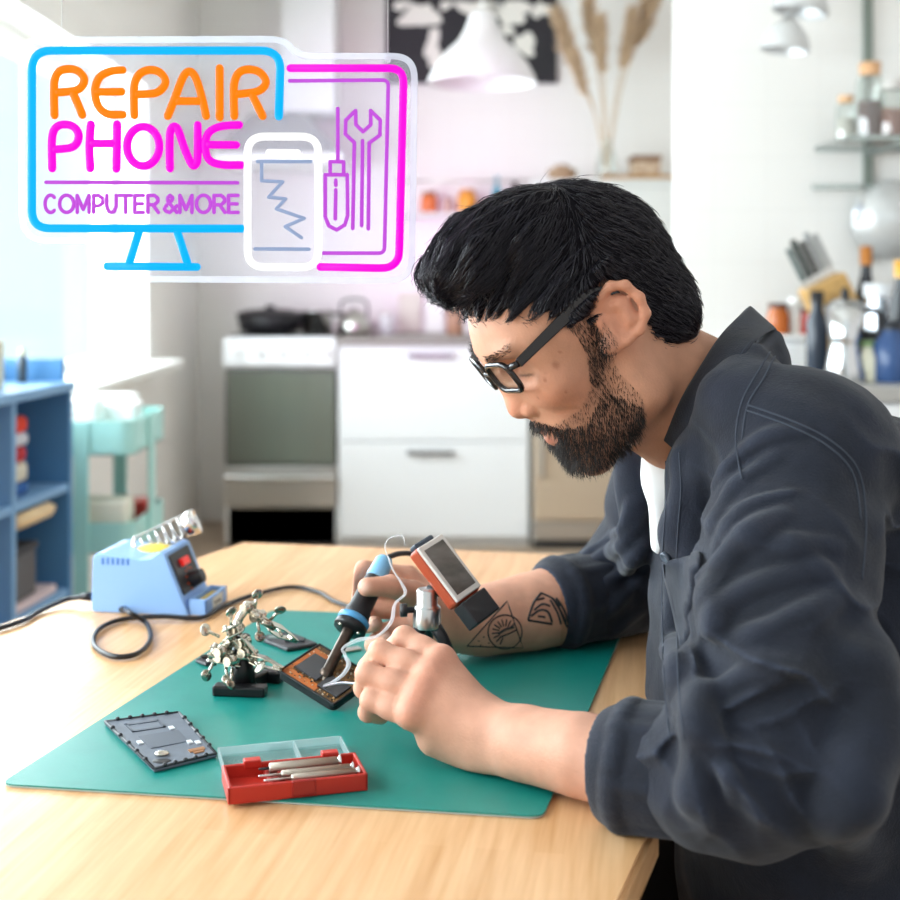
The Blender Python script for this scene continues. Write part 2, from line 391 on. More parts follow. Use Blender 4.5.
MB().lathe([(.065, 0), (.075, .01), (.072, .06), (.05, .1), (.02, .112), (.012, .125), (0, .128)], TR(wx(354, 5.88), 5.88, .9)).build('body', STEEL, kt)
h0 = Vector((wx(354, 5.88), 5.88, .98)); MB().tube(cr([h0+Vector((-.06, 0, 0)), h0+Vector((-.05, 0, .075)), h0+Vector((.05, 0, .075)), h0+Vector((.06, 0, 0))], 6), .005, 6).build('handle', DARK, kt)
cbL = ['pale wooden cutting board leaning behind the worktop', 'white cutting board leaning on the wall at the worktop']
for i, (pa, pb, hgt, cc) in enumerate(((398, 421, .19, '#DED6CF'), (424, 444, .165, '#F0EEEE'))):
    b_ = MB().box((wx(pa, 6.1), -.008, 0), (wx(pb, 6.1), .008, hgt), TR(0, 6.14, .902) @ Matrix.Rotation(-.16, 4, 'X'), bev=.006)
    tag(b_.build('cutting_board', mat('board %d' % i, cc, .6)), cbL[i], 'cutting board')
jr = [(386, .035, .1, '#D9D9DE', 'grey lidded jar beside the kettle on the worktop'), (376, .03, .06, '#B9B4B6', 'short grey jar between kettle and cutting boards'),
      (455, .04, .14, '#B0856E', 'brown jar right of the white cutting board, by the man\'s hair')]
for i, (px, r, h, cc, lb_) in enumerate(jr):
    j = thing('storage_jar', (wx(px), 5.98, .9), lb_, 'jar', 'jars on the back worktop')
    MB().lathe([(r*.9, 0), (r, .005), (r, h*.85), (r*.8, h*.9)], TR(wx(px, 5.98), 5.98, .901), 20).build('body', mat('jar %d' % i, cc, .3), j)
    MB().lathe([(r*.85, h*.9), (r*.85, h)], TR(wx(px, 5.98), 5.98, .901), 20).build('lid', STEEL, j)
# rail shelf above the worktop with jars
zs = CAMZ-(213-HY)/FPX*6.1
sh = thing('wall_shelf', (.05, 6.1, zs), 'narrow pale wall shelf with rail above the worktop', 'shelf')
sx0, sx1 = wx(395, 6.1), wx(545, 6.1)
MB().box((sx0, 6.03, zs-.018), (sx1, 6.2, zs), bev=.003).build('board', mat('pale shelf', '#E6E2E4', .5), sh)
rl = MB().tube([(sx0, 6.03, zs+.145), (sx1, 6.03, zs+.145)], .005, 8)
for q in (sx0+.02, sx1-.02): rl.tube([(q, 6.03, zs), (q, 6.03, zs+.145)], .004, 6)
rl.build('rail', STEEL, sh)
bt = [(429, .04, .1, '#D9713F', '#8C4A2A', 'orange jar at the left end of the wall shelf'), (467, .045, .11, '#E39A3B', '#C77A2A', 'amber jar in the middle of the wall shelf'),
      (497, .02, .17, '#2A8EA8', '#2A8EA8', 'slim teal bottle on the wall shelf'), (515, .024, .15, '#5A3B40', '#3A2A2E', 'dark brown bottle right of the teal bottle'),
      (448, .022, .07, '#C9A8A0', '#A98880', 'small pinkish jar between the orange and amber jars'), (483, .018, .06, '#8C6A62', '#6C4A42', 'small brown jar left of the teal bottle')]
for px, r, h, c1, c2, lb_ in bt:
    slim = h > .13
    b_ = thing('bottle' if slim else 'jar', (wx(px, 6.1), 6.1, zs), lb_, 'bottle' if slim else 'jar', 'bottles and jars on the wall shelf')
    pr = [(r*.9, 0), (r, .005), (r, h*.6), (r*.5, h*.75), (r*.45, h*.88)] if slim else [(r*.85, 0), (r, .008), (r, h*.7), (r*.75, h*.82)]
    MB().lathe(pr, TR(wx(px, 6.1), 6.11, zs+.001), 18).build('body', mat('glass '+c1, c1, .25), b_)
    MB().lathe([(r*.55 if slim else r*.8, h*.82), (r*.55 if slim else r*.8, h)], TR(wx(px, 6.1), 6.11, zs+.001), 18).build('cap', mat('cap '+c2, c2, .4), b_)
# small dark sticks, plants etc left out of sight
# ------------------------------------------------------------------ blue open cabinet
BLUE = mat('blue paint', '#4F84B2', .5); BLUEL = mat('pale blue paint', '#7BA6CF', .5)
bq = (-.955, 3.1, 0)
bc = thing('blue_cabinet', bq, 'blue painted open cabinet with cubbies left of the table', 'cabinet')
# local axes: +x along the open front towards the far end, front faces the room
A = Vector((-.985, 2.30)); B = Vector((-.905, 3.12)); ux = (B-A).normalized(); ny = Vector((-ux.y, ux.x))   # ny points to the left wall
LM = frame((A.x, A.y, 0), (ux.x, ux.y, 0), (ny.x, ny.y, 0), (0, 0, 1)); Lc = (B-A).length; D_ = .22
def bb(lo, hi, bev=.003): return MB().box(lo, hi, LM, bev=bev)
topz = CAMZ-(381-HY)/FPX*3.12
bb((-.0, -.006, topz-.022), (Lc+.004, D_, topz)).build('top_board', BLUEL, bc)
bb((Lc-.02, 0, 0), (Lc, D_, topz-.022)).build('end_panel', BLUE, bc)
bb((0, 0, 0), (.02, D_, topz-.022)).build('end_panel', BLUE, bc)
bb((Lc-.33, .002, .04), (Lc-.31, D_-.01, topz-.022)).build('divider', BLUEL, bc)
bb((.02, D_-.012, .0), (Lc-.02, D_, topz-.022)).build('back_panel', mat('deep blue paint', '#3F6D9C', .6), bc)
for py in (483, 588, 690):
    z = CAMZ-(py-HY)/FPX*3.1
    if z > .1:
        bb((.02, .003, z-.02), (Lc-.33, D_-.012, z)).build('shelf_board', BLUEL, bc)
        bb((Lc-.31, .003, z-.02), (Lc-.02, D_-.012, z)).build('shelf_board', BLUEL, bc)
bb((.02, .003, .02), (Lc-.02, D_-.012, .04)).build('shelf_board', BLUE, bc)
bb((0, D_-.02, topz), (Lc+.004, D_, topz+.055)).build('upstand', BLUE, bc)
bb((Lc-.016, .02, topz), (Lc+.004, D_-.02, topz+.055)).build('upstand', BLUE, bc)
def bl(x, y, z): return LM @ Vector((x, y, z))
z1 = CAMZ-(483-HY)/FPX*3.1; z2 = CAMZ-(588-HY)/FPX*3.1
hz = z1+.001
fold = [('#C8382F', 'red', .05), ('#DADDE3', 'white', .04), ('#B02A2A', 'dark red', .045), ('#E4572E', 'orange red', .03), ('#C9C4B4', 'cream', .05)]
order = [(0, '#2F5E9E', 'blue folded cloth at the bottom of the cloth stack', .03), (1, '#CFCBBB', 'cream folded cloth low in the cloth stack', .045), (2, '#B4323A', 'dark red folded cloth in the cloth stack', .035), (3, '#C9CED8', 'pale grey folded cloth in the cloth stack', .03), (4, '#D8432F', 'bright red folded cloth topmost in the cloth stack', .038)]
for i, cc, lb_, h in order:
    o = bb((Lc-.285+.004*(i % 2), .03, hz), (Lc-.175-.006*(i % 3), .17, hz+h), bev=.012).build('folded_cloth', mat('cloth '+cc, cc, .9), None)
    tag(o, lb_+', upper cubby of the blue cabinet', 'cloth', 'folded cloths in the blue cabinet'); hz += h
rc = MB(); q0 = bl(Lc-.28, -.0, z1-.06); q1 = bl(Lc-.15, .0, z1-.045)
o = thing('rolling_pin', q0, 'pale wooden rod under the blue cabinet\'s middle shelf', 'rolling pin')
MB().tube([bl(Lc-.30, .012, z1-.045), bl(Lc-.12, .012, z1-.045)], .017, 12).build('roller', mat('pale beech', '#E3C79C', .6), o)
kn = MB().tube([bl(Lc-.115, .012, z1-.045), bl(Lc-.09, .012, z1-.045)], .008, 8).build('handle', mat('pale beech', '#E3C79C', .6), o)
MB().tube([bl(Lc-.312, .012, z1-.045), bl(Lc-.295, .012, z1-.045)], .008, 8).build('handle', mat('pale beech', '#E3C79C', .6), o)
bs = thing('storage_basket', bl(Lc-.2, .09, z2), 'dark grey fabric basket in the lower cubby of the blue cabinet', 'basket')
bb((Lc-.29, .02, z2+.022), (Lc-.16, .16, z2+.13), bev=.01).build('body', mat('dark felt', '#5E5D60', .9), bs)
bb((Lc-.294, .016, z2+.125), (Lc-.156, .164, z2+.142), bev=.006).build('rim', mat('dark felt rim', '#45454A', .9), bs)
o = bb((Lc-.29, .015, z2+.0005), (Lc-.06, .18, z2+.02), bev=.004).build('paper_stack', mat('pinkish paper', '#D2BFC1', .8), None)
tag(o, 'thin stack of pinkish paper under the grey basket', 'paper')
for (x_, y_, r_, h_, c1, lb_) in ((Lc-.06, .1, .012, .05, '#3B4A56', 'small dark bottle at the far end of the blue cabinet top'), (Lc-.16, .12, .014, .055, '#20252C', 'black bottle standing on the blue cabinet top')):
    o = thing('bottle', bl(x_, y_, topz), lb_, 'bottle', 'bottles on the blue cabinet')
    MB().lathe([(r_, 0), (r_, h_), (r_*.5, h_*1.3)], TR(bl(x_, y_, topz+.001)), 16).build('body', mat('bot '+c1, c1, .3), o)
    MB().lathe([(r_*.6, h_*1.3), (r_*.6, h_*1.6)], TR(bl(x_, y_, topz+.001)), 16).build('cap', mat('cap pale', '#C9C7A8', .4), o)
o = bb((Lc-.42, .06, topz+.001), (Lc-.24, .16, topz+.11), bev=.008).build('cardboard_box', mat('cream card', '#D8D6C0', .8), None)
tag(o, 'cream card box standing on the blue cabinet top', 'box')
# ------------------------------------------------------------------ turquoise trolley
TEAL = mat('turquoise metal', '#A6DAD5', .35)
tc_ = Vector((-.97, 3.62, 0))
tl = thing('kitchen_trolley', tc_, 'turquoise metal trolley with three trays behind the blue cabinet', 'trolley')
def tray(z, h, name='tray'):
    b = MB(); w, d = .135, .2
    b.prism(rrect(-w, -d, w, d, .04), z, z+.004, TR(tc_))
    o_ = rrect(-w, -d, w, d, .04); i_ = rrect(-w+.004, -d+.004, w-.004, d-.004, .036); n = len(o_)
    vs = [(x, y, z) for x, y in o_]+[(x, y, z+h) for x, y in o_]+[(x, y, z+h) for x, y in i_]+[(x, y, z) for x, y in i_]
    fs = [[a*n+k, a*n+(k+1) % n, (a+1)*n+(k+1) % n, (a+1)*n+k] for a in range(3) for k in range(n)]
    b.add(vs, fs, False, TR(tc_)); b.build(name, TEAL, tl)
zt = CAMZ-(418-HY)/FPX*3.5
tray(zt-.09, .09); tray(.43, .08); tray(.12, .09)
for y_ in (-.203, .203):
    MB().box((tc_.x-.02, tc_.y+y_-.004, .08), (tc_.x+.02, tc_.y+y_+.004, zt), bev=.002).build('upright', TEAL, tl)
for x_ in (-.139, .139):
    MB().box((tc_.x+x_-.004, tc_.y-.03, .08), (tc_.x+x_+.004, tc_.y+.03, zt-.01), bev=.002).build('side_strap', TEAL, tl)
for x_ in (-.11, .11):
    for y_ in (-.17, .17): 
        MB().cyl((tc_.x+x_-.012, tc_.y+y_, .03), (tc_.x+x_+.012, tc_.y+y_, .03), .03).build('castor', DARK, tl)
        # fork up to the tray
        tl_f = MB().box((tc_.x+x_-.016, tc_.y+y_-.008, .03), (tc_.x+x_+.016, tc_.y+y_+.008, .121)).build('castor_fork', STEEL, tl)
rnd = random.Random(5)
for i, (x_, y_, z_, sx, sy, sz, cc, lb_) in enumerate(((-.03, -.12, zt-.085, .06, .05, .14, '#F4F5F2', 'white bag standing in the trolley top tray, nearest'), (.06, -.02, zt-.085, .05, .06, .12, '#EEF1EF', 'white packet in the middle of the trolley top tray'),
        (.0, .1, zt-.085, .07, .06, .13, '#F7F7F5', 'white packet at the far end of the trolley top tray'),
        (.02, -.12, .435, .09, .05, .13, '#E9E4D4', 'cream box in the trolley middle tray'), (-.03, .02, .435, .06, .06, .1, '#17181B', 'black case in the trolley middle tray'),
        (.07, .1, .435, .04, .04, .09, '#D8463F', 'red packet in the trolley middle tray'), (0, -.1, .125, .08, .06, .12, '#E3E6E0', 'white box in the trolley bottom tray'))):
    o = MB().box((tc_.x+x_-sx, tc_.y+y_-sy, z_), (tc_.x+x_+sx, tc_.y+y_+sy, z_+sz), bev=.012, seg=3).build('packet' if sz < .125 else 'box', mat('pack '+cc, cc, .4), None)
    tag(o, lb_, 'packet' if sz < .125 else 'box', 'packets in the turquoise trolley')
# ------------------------------------------------------------------ right counter
RF, RB = 3.06, 3.698
rcu = thing('base_cabinet', (1.3, 3.4, 0), 'white base cabinet under the right hand worktop', 'cabinet')
MB().box((.75, RF+.03, .08), (2.4, RB, .862)).build('carcass', WHITE, rcu)
for q in (.75, 1.3, 1.85):
    d = MB().box((q+.003, RF+.01, .1), (q+.547, RF+.03, .855), bev=.003).build('door', WHITE, rcu)
    MB().box((q+.2, RF-.02, .8), (q+.35, RF-.01, .815), bev=.003).box((q+.205, RF-.012, .803), (q+.215, RF+.012, .812)).box((q+.335, RF-.012, .803), (q+.345, RF+.012, .812)).build('handle', STEEL, d)
MB().box((.76, RF+.06, 0), (2.4, RF+.08, .08)).build('plinth', DARK, rcu)
tag(MB().box((.73, RF, .862), (2.42, RB, .9), bev=.004).build('worktop', mat('grey stone top', '#A7A5A2', .35)), 'grey worktop on the right behind the man', 'worktop')
def rx(px, d): return (px-CX)/FPX*d
z0 = .901
o = thing('white_canister', (rx(795, 3.6), 3.6, z0), 'low white enamel bread bin against the wall on the right worktop', 'bread bin')
MB().box((rx(768, 3.55), 3.5, z0), (rx(826, 3.55), 3.66, z0+.085), bev=.02, seg=3).build('body', WHITE, o)
MB().box((rx(767, 3.55), 3.495, z0+.085), (rx(827, 3.55), 3.665, z0+.1), bev=.006).build('lid', WHITE, o)
# moka pots
ALU = mat('polished aluminium', '#D4D6D8', .18, 1)
def moka(px, d, s, lb_, lidc=DARK):
    x_ = rx(px, d); o = thing('moka_pot', (x_, d, z0), lb_, 'coffee pot', 'moka pots on the right worktop')
    MB().lathe([(.052*s, 0), (.054*s, .005), (.04*s, .08*s)], TR(x_, d, z0), 8).build('boiler', ALU, o)
    MB().lathe([(.036*s, .08*s), (.036*s, .092*s)], TR(x_, d, z0), 16).build('collar', ALU, o)
    MB().lathe([(.036*s, .092*s), (.052*s, .185*s), (.05*s, .185*s), (.03*s, .1*s)], TR(x_, d, z0), 8).build('jug', ALU, o)
    l_ = MB().lathe([(.053*s, .185*s), (.03*s, .2*s), (.005, .205*s)], TR(x_, d, z0), 8).build('lid', ALU, o)
    MB().lathe([(.008*s, .2*s), (.011*s, .215*s), (.006*s, .23*s), (0, .232*s)], TR(x_, d, z0), 12).build('knob', lidc, l_)
    MB().tube(cr([(x_+.048*s, d, z0+.175*s), (x_+.085*s, d, z0+.165*s), (x_+.085*s, d, z0+.1*s), (x_+.08*s, d, z0+.07*s)], 5), .008*s, 8).build('handle', DARK, o)
moka(845, 3.2, 1.0, 'polished moka pot at the front of the right worktop')
# knife block
kb = thing('knife_block', (rx(822, 3.5), 3.5, 1.02), 'pale wooden slanted knife block behind the moka pot', 'knife block')
o = P(828, 290, 3.5)
KM = frame((o.x, 3.5, o.z), (math.cos(-.45), 0, -math.sin(-.45)), (0, 1, 0), (math.sin(-.45), 0, math.cos(-.45)))
MB().box((-.065, -.05, -.11), (.05, .05, .03), KM, bev=.006).box((rx(818, 3.5), 3.46, z0), (rx(848, 3.5), 3.54, z0+.12), bev=.004).build('block', mat('knife block wood', '#C9A063', .5, noise=.2), kb)
kcol = [('#5F6B6A', 'grey'), ('#26322F', 'black'), ('#30302F', 'black'), ('#8D8F8F', 'steel'), ('#A6A8A8', 'steel')]
knl = ['grey handled kitchen knife, leftmost in the block', 'dark green handled knife, second from left in the block', 'black handled knife in the middle of the block', 'steel handled knife right of the middle of the block', 'pale steel handled knife, rightmost in the block']
for i in range(5):
    qx = -.055+i*.023
    t_ = thing('kitchen_knife', KM @ Vector((qx, 0, .05)), knl[i], 'knife', 'knives in the wooden block')
    MB().box((qx-.008, -.035+.012*i, .052), (qx+.008, -.019+.012*i, .15+.015*(i % 2)), KM, bev=.004).build('handle', mat('knife '+kcol[i][0], kcol[i][0], .4), t_)
    MB().box((qx-.005, -.029+.012*i, .0301), (qx+.005, -.025+.012*i, .053), KM).build('blade', STEEL, t_)
# assorted bottles and jars on the right worktop
def vessel(kind, px, d, r, h, c1, c2, lb_, zz=z0, neck=.55, met=0):
    x_ = rx(px, d); o = thing(kind, (x_, d, zz), lb_, kind.replace('_', ' '), 'jars and bottles on the right worktop')
    MB().lathe([(r*.92, 0), (r, .006), (r, h*.62), (r*neck, h*.78), (r*neck, h*.86)], TR(x_, d, zz), 20).build('body', mat('vs '+c1, c1, .25, met), o)
    MB().lathe([(r*neck*1.12, h*.85), (r*neck*1.12, h), (0, h)], TR(x_, d, zz), 20).build('cap', mat('vc '+c2, c2, .4), o)
    return o
vessel('spice_jar', 778, 3.6, .03, .085, '#B4622E', '#4A2A22', 'amber spice jar with brown cap on the bread bin, left of the knife block', z0+.1, .8)
vessel('glass_jar', 795, 3.62, .024, .1, '#E4E8E9', '#F1F1F1', 'clear glass jar on the bread bin beside the amber jar', z0+.1, .7)
vessel('tin_can', 808, 3.6, .022, .07, '#A83A30', '#50262A', 'small red tin on the bread bin', z0+.1, .9)
vessel('dark_bottle', 866, 3.5, .026, .34, '#1E2026', '#B9742F', 'tall dark bottle with amber neck right of the knife block')
vessel('sauce_bottle', 817, 3.4, .028, .22, '#2A3340', '#1A1C22', 'dark blue bottle left of the moka pot')
vessel('pepper_mill', 838, 3.6, .02, .27, '#3A2E2A', '#1F1C1C', 'dark pepper mill behind the moka pot')
vessel('metal_canister', 880, 3.42, .045, .24, '#C9CED6', '#DADDE2', 'shiny steel canister right of the moka pot', z0, .85, 1)
vessel('coffee_tin', 892, 3.18, .045, .15, '#34507E', '#22262E', 'blue tin with dark lid at the frame\'s right edge')
vessel('cream_jar', 868, 3.2, .03, .1, '#D9D6C2', '#6F8A5A', 'cream jar with green lid between moka pot and blue tin')
vessel('oil_bottle', 903, 3.3, .035, .3, '#30353A', '#D6A044', 'dark oil bottle with golden cap at the right edge')
vessel('black_mug', 858, 3.36, .035, .12, '#17181C', '#17181C', 'black travel mug behind the moka pot', z0, .9)
# wire shelf on the right wall
ws = thing('wire_shelf', (1.3, 3.6, 1.5), 'steel wire wall shelf holding glass jars on the right wall', 'shelf')
zs2 = CAMZ-(150-HY)/FPX*3.69; sx0 = rx(815, 3.69); sx1 = 2.2; yf = 3.36
WIRE = mat('wire steel', '#8B918D', .35, .7)
b = MB()
for y_ in (3.685, yf): b.tube([(sx0, y_, zs2), (sx1, y_, zs2)], .006, 6)
for i in range(45): 
    q = sx0+(sx1-sx0)*i/44; b.tube([(q, yf, zs2+.006), (q, 3.685, zs2+.006)], .0022, 5)
b.build('grid', WIRE, ws)
for q in (rx(868, 3.69),):
    MB().box((q-.012, 3.682, 1.2), (q+.012, 3.6995, 2.6)).build('wall_rail', mat('rail grey green', '#7B857E', .4, .3), ws)
    MB().box((q-.006, yf, zs2-.02), (q+.006, 3.69, zs2-.004)).build('bracket', WIRE, ws)
zr = CAMZ-(187-HY)/FPX*3.66
hr = thing('hanging_rail', (1.2, 3.65, zr), 'short steel utensil rail below the wire shelf', 'rail')
MB().tube([(rx(812, 3.66), 3.66, zr), (2.2, 3.66, zr)], .007, 8).build('bar', WIRE, hr)
for q in (rx(822, 3.66), 2.0): MB().tube([(q, 3.66, zr), (q, 3.698, zr)], .005, 6).build('standoff', WIRE, hr)
def hang(name, px, lb_, cat):
    return thing(name, (rx(px, 3.64), 3.64, zr), lb_, cat, 'utensils on the rail')
h_ = hang('tea_strainer', 862, 'small steel strainer hanging on the rail', 'strainer'); x_ = rx(863, 3.64)
MB().tube([(x_, 3.652, zr+.008), (x_, 3.646, zr-.05)], .003, 6).build('handle', STEEL, h_)
MB().ball((x_, 3.646, zr-.075), .027, 8, sc=(1, .45, 1.1)).build('cup', mat('pale mesh', '#D3D8E2', .3, .6), h_)
h_ = hang('colander', 892, 'round grey colander hanging at the right edge', 'colander'); c_ = P(899, 218, 3.6)
MB().lathe([(0, 0), (.06, .008), (.09, .03), (.103, .06), (.112, .062), (.11, .066), (.1, .064), (.086, .034), (.058, .012), (0, .004)], TR(c_.x, 3.6, c_.z) @ Matrix.Rotation(-PI/2, 4, 'X'), 32, cap=False).build('bowl', mat('grey enamel', '#CDCECE', .35, .3), h_)
MB().tube([(c_.x, 3.655, c_.z+.1), (c_.x, 3.655, zr+.004)], .003, 6).build('hook', STEEL, h_)
def shelf_jar(px, d, r, h, c1, c2, lb_, alpha=False, cap=True):
    x_ = rx(px, d); z_ = zs2+.009
    o = thing('glass_jar', (x_, d, z_), lb_, 'jar', 'jars on the wire shelf')
    g_ = MB().lathe([(r*.95, 0), (r, .006), (r, h*.75), (r*.72, h*.84)], TR(x_, d, z_), 20)
    g_.build('body', clear_mat('clear glass', (245, 250, 248), .12, .1), o)
    MB().lathe([(r*.85, .004), (r*.85, h*.5), (0, h*.52)], TR(x_, d, z_), 20).build('contents', mat('jc '+c1, c1, .8), o)
    MB().lathe([(r*.74, h*.84), (r*.78, h), (0, h)], TR(x_, d, z_), 20).build('stopper', mat('js '+c2, c2, .7), o)
shelf_jar(846, 3.55, .027, .125, '#BDB7AF', '#D8B08A', 'slim clear jar with cork, leftmost on the wire shelf')
shelf_jar(870, 3.52, .037, .21, '#5B4340', '#D3A57C', 'tall jar of brown beans with wooden lid on the wire shelf')
shelf_jar(893, 3.5, .04, .16, '#7E4E40', '#C9C5C2', 'squat jar of reddish brown spice on the wire shelf')
shelf_jar(918, 3.5, .04, .2, '#8D6A56', '#3E4541', 'jar with dark lid at the right end of the wire shelf')
shelf_jar(884, 3.62, .03, .1, '#A2522E', '#B98560', 'short jar of orange spice at the back of the wire shelf')
# ------------------------------------------------------------------ light
w = bpy.data.worlds.new('world'); scene.world = w; w.use_nodes = True
bg = w.node_tree.nodes['Background']; wn_ = w.node_tree
tcw = wn_.nodes.new('ShaderNodeTexCoord'); sxw = wn_.nodes.new('ShaderNodeSeparateXYZ'); wn_.links.new(tcw.outputs['Generated'], sxw.inputs[0])
mrw = wn_.nodes.new('ShaderNodeMapRange'); mrw.inputs[1].default_value = .05; mrw.inputs[2].default_value = -.3; wn_.links.new(sxw.outputs[0], mrw.inputs[0])
mxw = wn_.nodes.new('ShaderNodeMix'); mxw.data_type = 'RGBA'; wn_.links.new(mrw.outputs[0], mxw.inputs[0])
mxw.inputs[6].default_value = tuple(v*.76 for v in lin('#FBFBF8')[:3])+(1,); mxw.inputs[7].default_value = (.70, .86, .90, 1)     # bright hazy sky on the window side
wn_.links.new(mxw.outputs[2], bg.inputs[0]); bg.inputs[1].default_value = 1.0
scene.cycles.max_bounces = 14; scene.cycles.diffuse_bounces = 8; scene.cycles.transparent_max_bounces = 16
def area(name, loc, rot, sx, sy, power, c):
    l = bpy.data.lights.new(name, 'AREA'); l.shape = 'RECTANGLE'; l.size = sx; l.size_y = sy; l.energy = power; l.color = lin(c)[:3]
    o = bpy.data.objects.new(name, l); COL.objects.link(o); o.location = loc; o.rotation_euler = rot; return o
area('daylight', (WX-.95, (W0+W1)/2+.5, 1.7), (0, 0, 0), 3.0, W1-W0+3, 640, '#F4FBFF').rotation_euler = (0, -1.45, 0)
# ================================================================== TABLE AND WHAT STANDS ON IT
TZ = .74; MZ = TZ+.0028
def wood_mat():
    m = bpy.data.materials.new('bamboo table'); m.use_nodes = True; nt = m.node_tree; b = nt.nodes['Principled BSDF']
    tc = nt.nodes.new('ShaderNodeTexCoord'); mp = nt.nodes.new('ShaderNodeMapping'); mp.inputs['Rotation'].default_value = (0, 0, .155)
    nt.links.new(tc.outputs['Object'], mp.inputs[0])
    m2 = nt.nodes.new('ShaderNodeMapping'); m2.inputs['Scale'].default_value = (1, .05, 1); nt.links.new(mp.outputs[0], m2.inputs[0])
    n1 = nt.nodes.new('ShaderNodeTexNoise'); n1.inputs['Scale'].default_value = 160; n1.inputs['Detail'].default_value = 6; nt.links.new(m2.outputs[0], n1.inputs['Vector'])
    n2 = nt.nodes.new('ShaderNodeTexNoise'); n2.inputs['Scale'].default_value = 22; n2.inputs['Detail'].default_value = 3; nt.links.new(m2.outputs[0], n2.inputs['Vector'])
    br = nt.nodes.new('ShaderNodeTexBrick'); br.inputs['Scale'].default_value = 1; br.inputs['Brick Width'].default_value = .62; br.inputs['Row Height'].default_value = .021
    br.inputs['Mortar Size'].default_value = .0; br.inputs['Color1'].default_value = (.35, .35, .35, 1); br.inputs['Color2'].default_value = (.65, .65, .65, 1); br.inputs['Bias'].default_value = 0
    m3 = nt.nodes.new('ShaderNodeMapping'); m3.inputs['Rotation'].default_value = (0, 0, PI/2+.155); nt.links.new(tc.outputs['Object'], m3.inputs[0]); nt.links.new(m3.outputs[0], br.inputs['Vector'])
    a1 = nt.nodes.new('ShaderNodeMath'); a1.operation = 'MULTIPLY_ADD'; a1.inputs[1].default_value = .55; nt.links.new(n1.outputs['Fac'], a1.inputs[0])
    a0 = nt.nodes.new('ShaderNodeMath'); a0.operation = 'MULTIPLY_ADD'; a0.inputs[1].default_value = .35; nt.links.new(n2.outputs['Fac'], a0.inputs[0])
    sx = nt.nodes.new('ShaderNodeSeparateColor'); nt.links.new(br.outputs['Color'], sx.inputs[0])
    mu = nt.nodes.new('ShaderNodeMath'); mu.operation = 'MULTIPLY'; mu.inputs[1].default_value = .28; nt.links.new(sx.outputs[0], mu.inputs[0])
    nt.links.new(mu.outputs[0], a0.inputs[2]); nt.links.new(a0.outputs[0], a1.inputs[2])
    rp = nt.nodes.new('ShaderNodeValToRGB'); rp.color_ramp.elements[0].position = .36; rp.color_ramp.elements[0].color = lin('#BE8A56')
    rp.color_ramp.elements[1].position = .74; rp.color_ramp.elements[1].color = lin('#E0B68A')
    nt.links.new(a1.outputs[0], rp.inputs[0]); nt.links.new(rp.outputs[0], b.inputs['Base Color'])
    b.inputs['Roughness'].default_value = .3
    return m
WOOD = wood_mat()
tb = thing('dining_table', (-.2, 1.2, 0), 'light bamboo table with chamfered corners under the green mat', 'table')
poly = [(.118, .87), (.158, .985), (.285, 1.86), (.235, 1.935), (-.325, 2.035), (-.54, 1.545), (-.98, .56), (-.62, .30), (-.06, .40)]
def offset_poly(p, d):
    n = len(p); o = []
    c = Vector((sum(x for x, y in p)/n, sum(y for x, y in p)/n))
    for x, y in p:
        v_ = Vector((x, y))-c; o.append(tuple(c+v_*(1-d/v_.length)))
    return o
bm = bmesh.new(); N_ = len(poly)
vv = [bm.verts.new((x, y, TZ)) for x, y in poly]; f_ = bm.faces.new(vv if True else vv)
if f_.normal.z < 0: f_.normal_flip()
ex = bmesh.ops.extrude_face_region(bm, geom=[f_]); 
for g in ex['geom']:
    if isinstance(g, bmesh.types.BMVert): g.co.z -= .03
bmesh.ops.recalc_face_normals(bm, faces=bm.faces[:])
bmesh.ops.bevel(bm, geom=[e for e in bm.edges if abs(e.verts[0].co.z-e.verts[1].co.z) < .001], offset=.004, segments=2, affect='EDGES')
me = bpy.data.meshes.new('tabletop'); bm.to_mesh(me); bm.free(); me.materials.append(WOOD)
tt = bpy.data.objects.new('tabletop', me); COL.objects.link(tt); tt.parent = tb; tt.matrix_parent_inverse = world_of(tb).inverted()
ap = MB(); q = offset_poly(poly, .11); ap.prism(q, TZ-.085, TZ-.0305); ap.build('apron', WOOD, tb)
for (x, y) in ((.06, .95), (.17, 1.78), (-.27, 1.87), (-.72, .68), (-.15, .52)):
    MB().cyl((x, y, 0), (x, y, TZ-.084), .02, .03).build('leg', WOOD, tb)
# ---------------------------------------------------------------- cutting mat
def tp(px, py, z=TZ):
    v_ = T(px, py, z); return (v_.x, v_.y)
ca, cb, cd = Vector(tp(0, 787)), Vector(tp(543, 820)), Vector(tp(272, 612))
cc_ = cd+(cb-ca)*.985
MATM = mat('green mat vinyl', '#0D8279', .34, noise=.1, nscale=25, bump=.12, bscale=900)
def mat_outline():
    c = [ca, cb, cc_, cd]; o = []
    for i in range(4):
        p0, p1, p2 = c[i-1], c[i], c[(i+1) % 4]; r = .012
        a_ = p1+(p0-p1).normalized()*r; b_ = p1+(p2-p1).normalized()*r
        for k in range(6):
            t = k/5; o.append(tuple(a_*(1-t)**2+p1*2*t*(1-t)+b_*t*t))
    # slight natural waviness on the left edge
    return o
mo = mat_outline()
m_ = MB(); m_.prism(mo, TZ+.0004, TZ+.0016); m_.cur = 0
o = thing('cutting_mat', ((ca.x+cc_.x)/2, (ca.y+cc_.y)/2, TZ), 'large green self healing cutting mat lying on the table', 'cutting mat')
m_.build('underside', mat('mat grey core', '#AEB8B2', .6), o)
MB().prism(mo, TZ+.0016, MZ).build('surface', MATM, o)
def tm(px, py, z=MZ): return T(px, py, z)
# ---------------------------------------------------------------- soldering station
SB = mat('station blue plastic', '#86AEE2', .42); SD = mat('station slot blue', '#3E6FB8', .5); SBK = mat('station black', '#222226', .4)
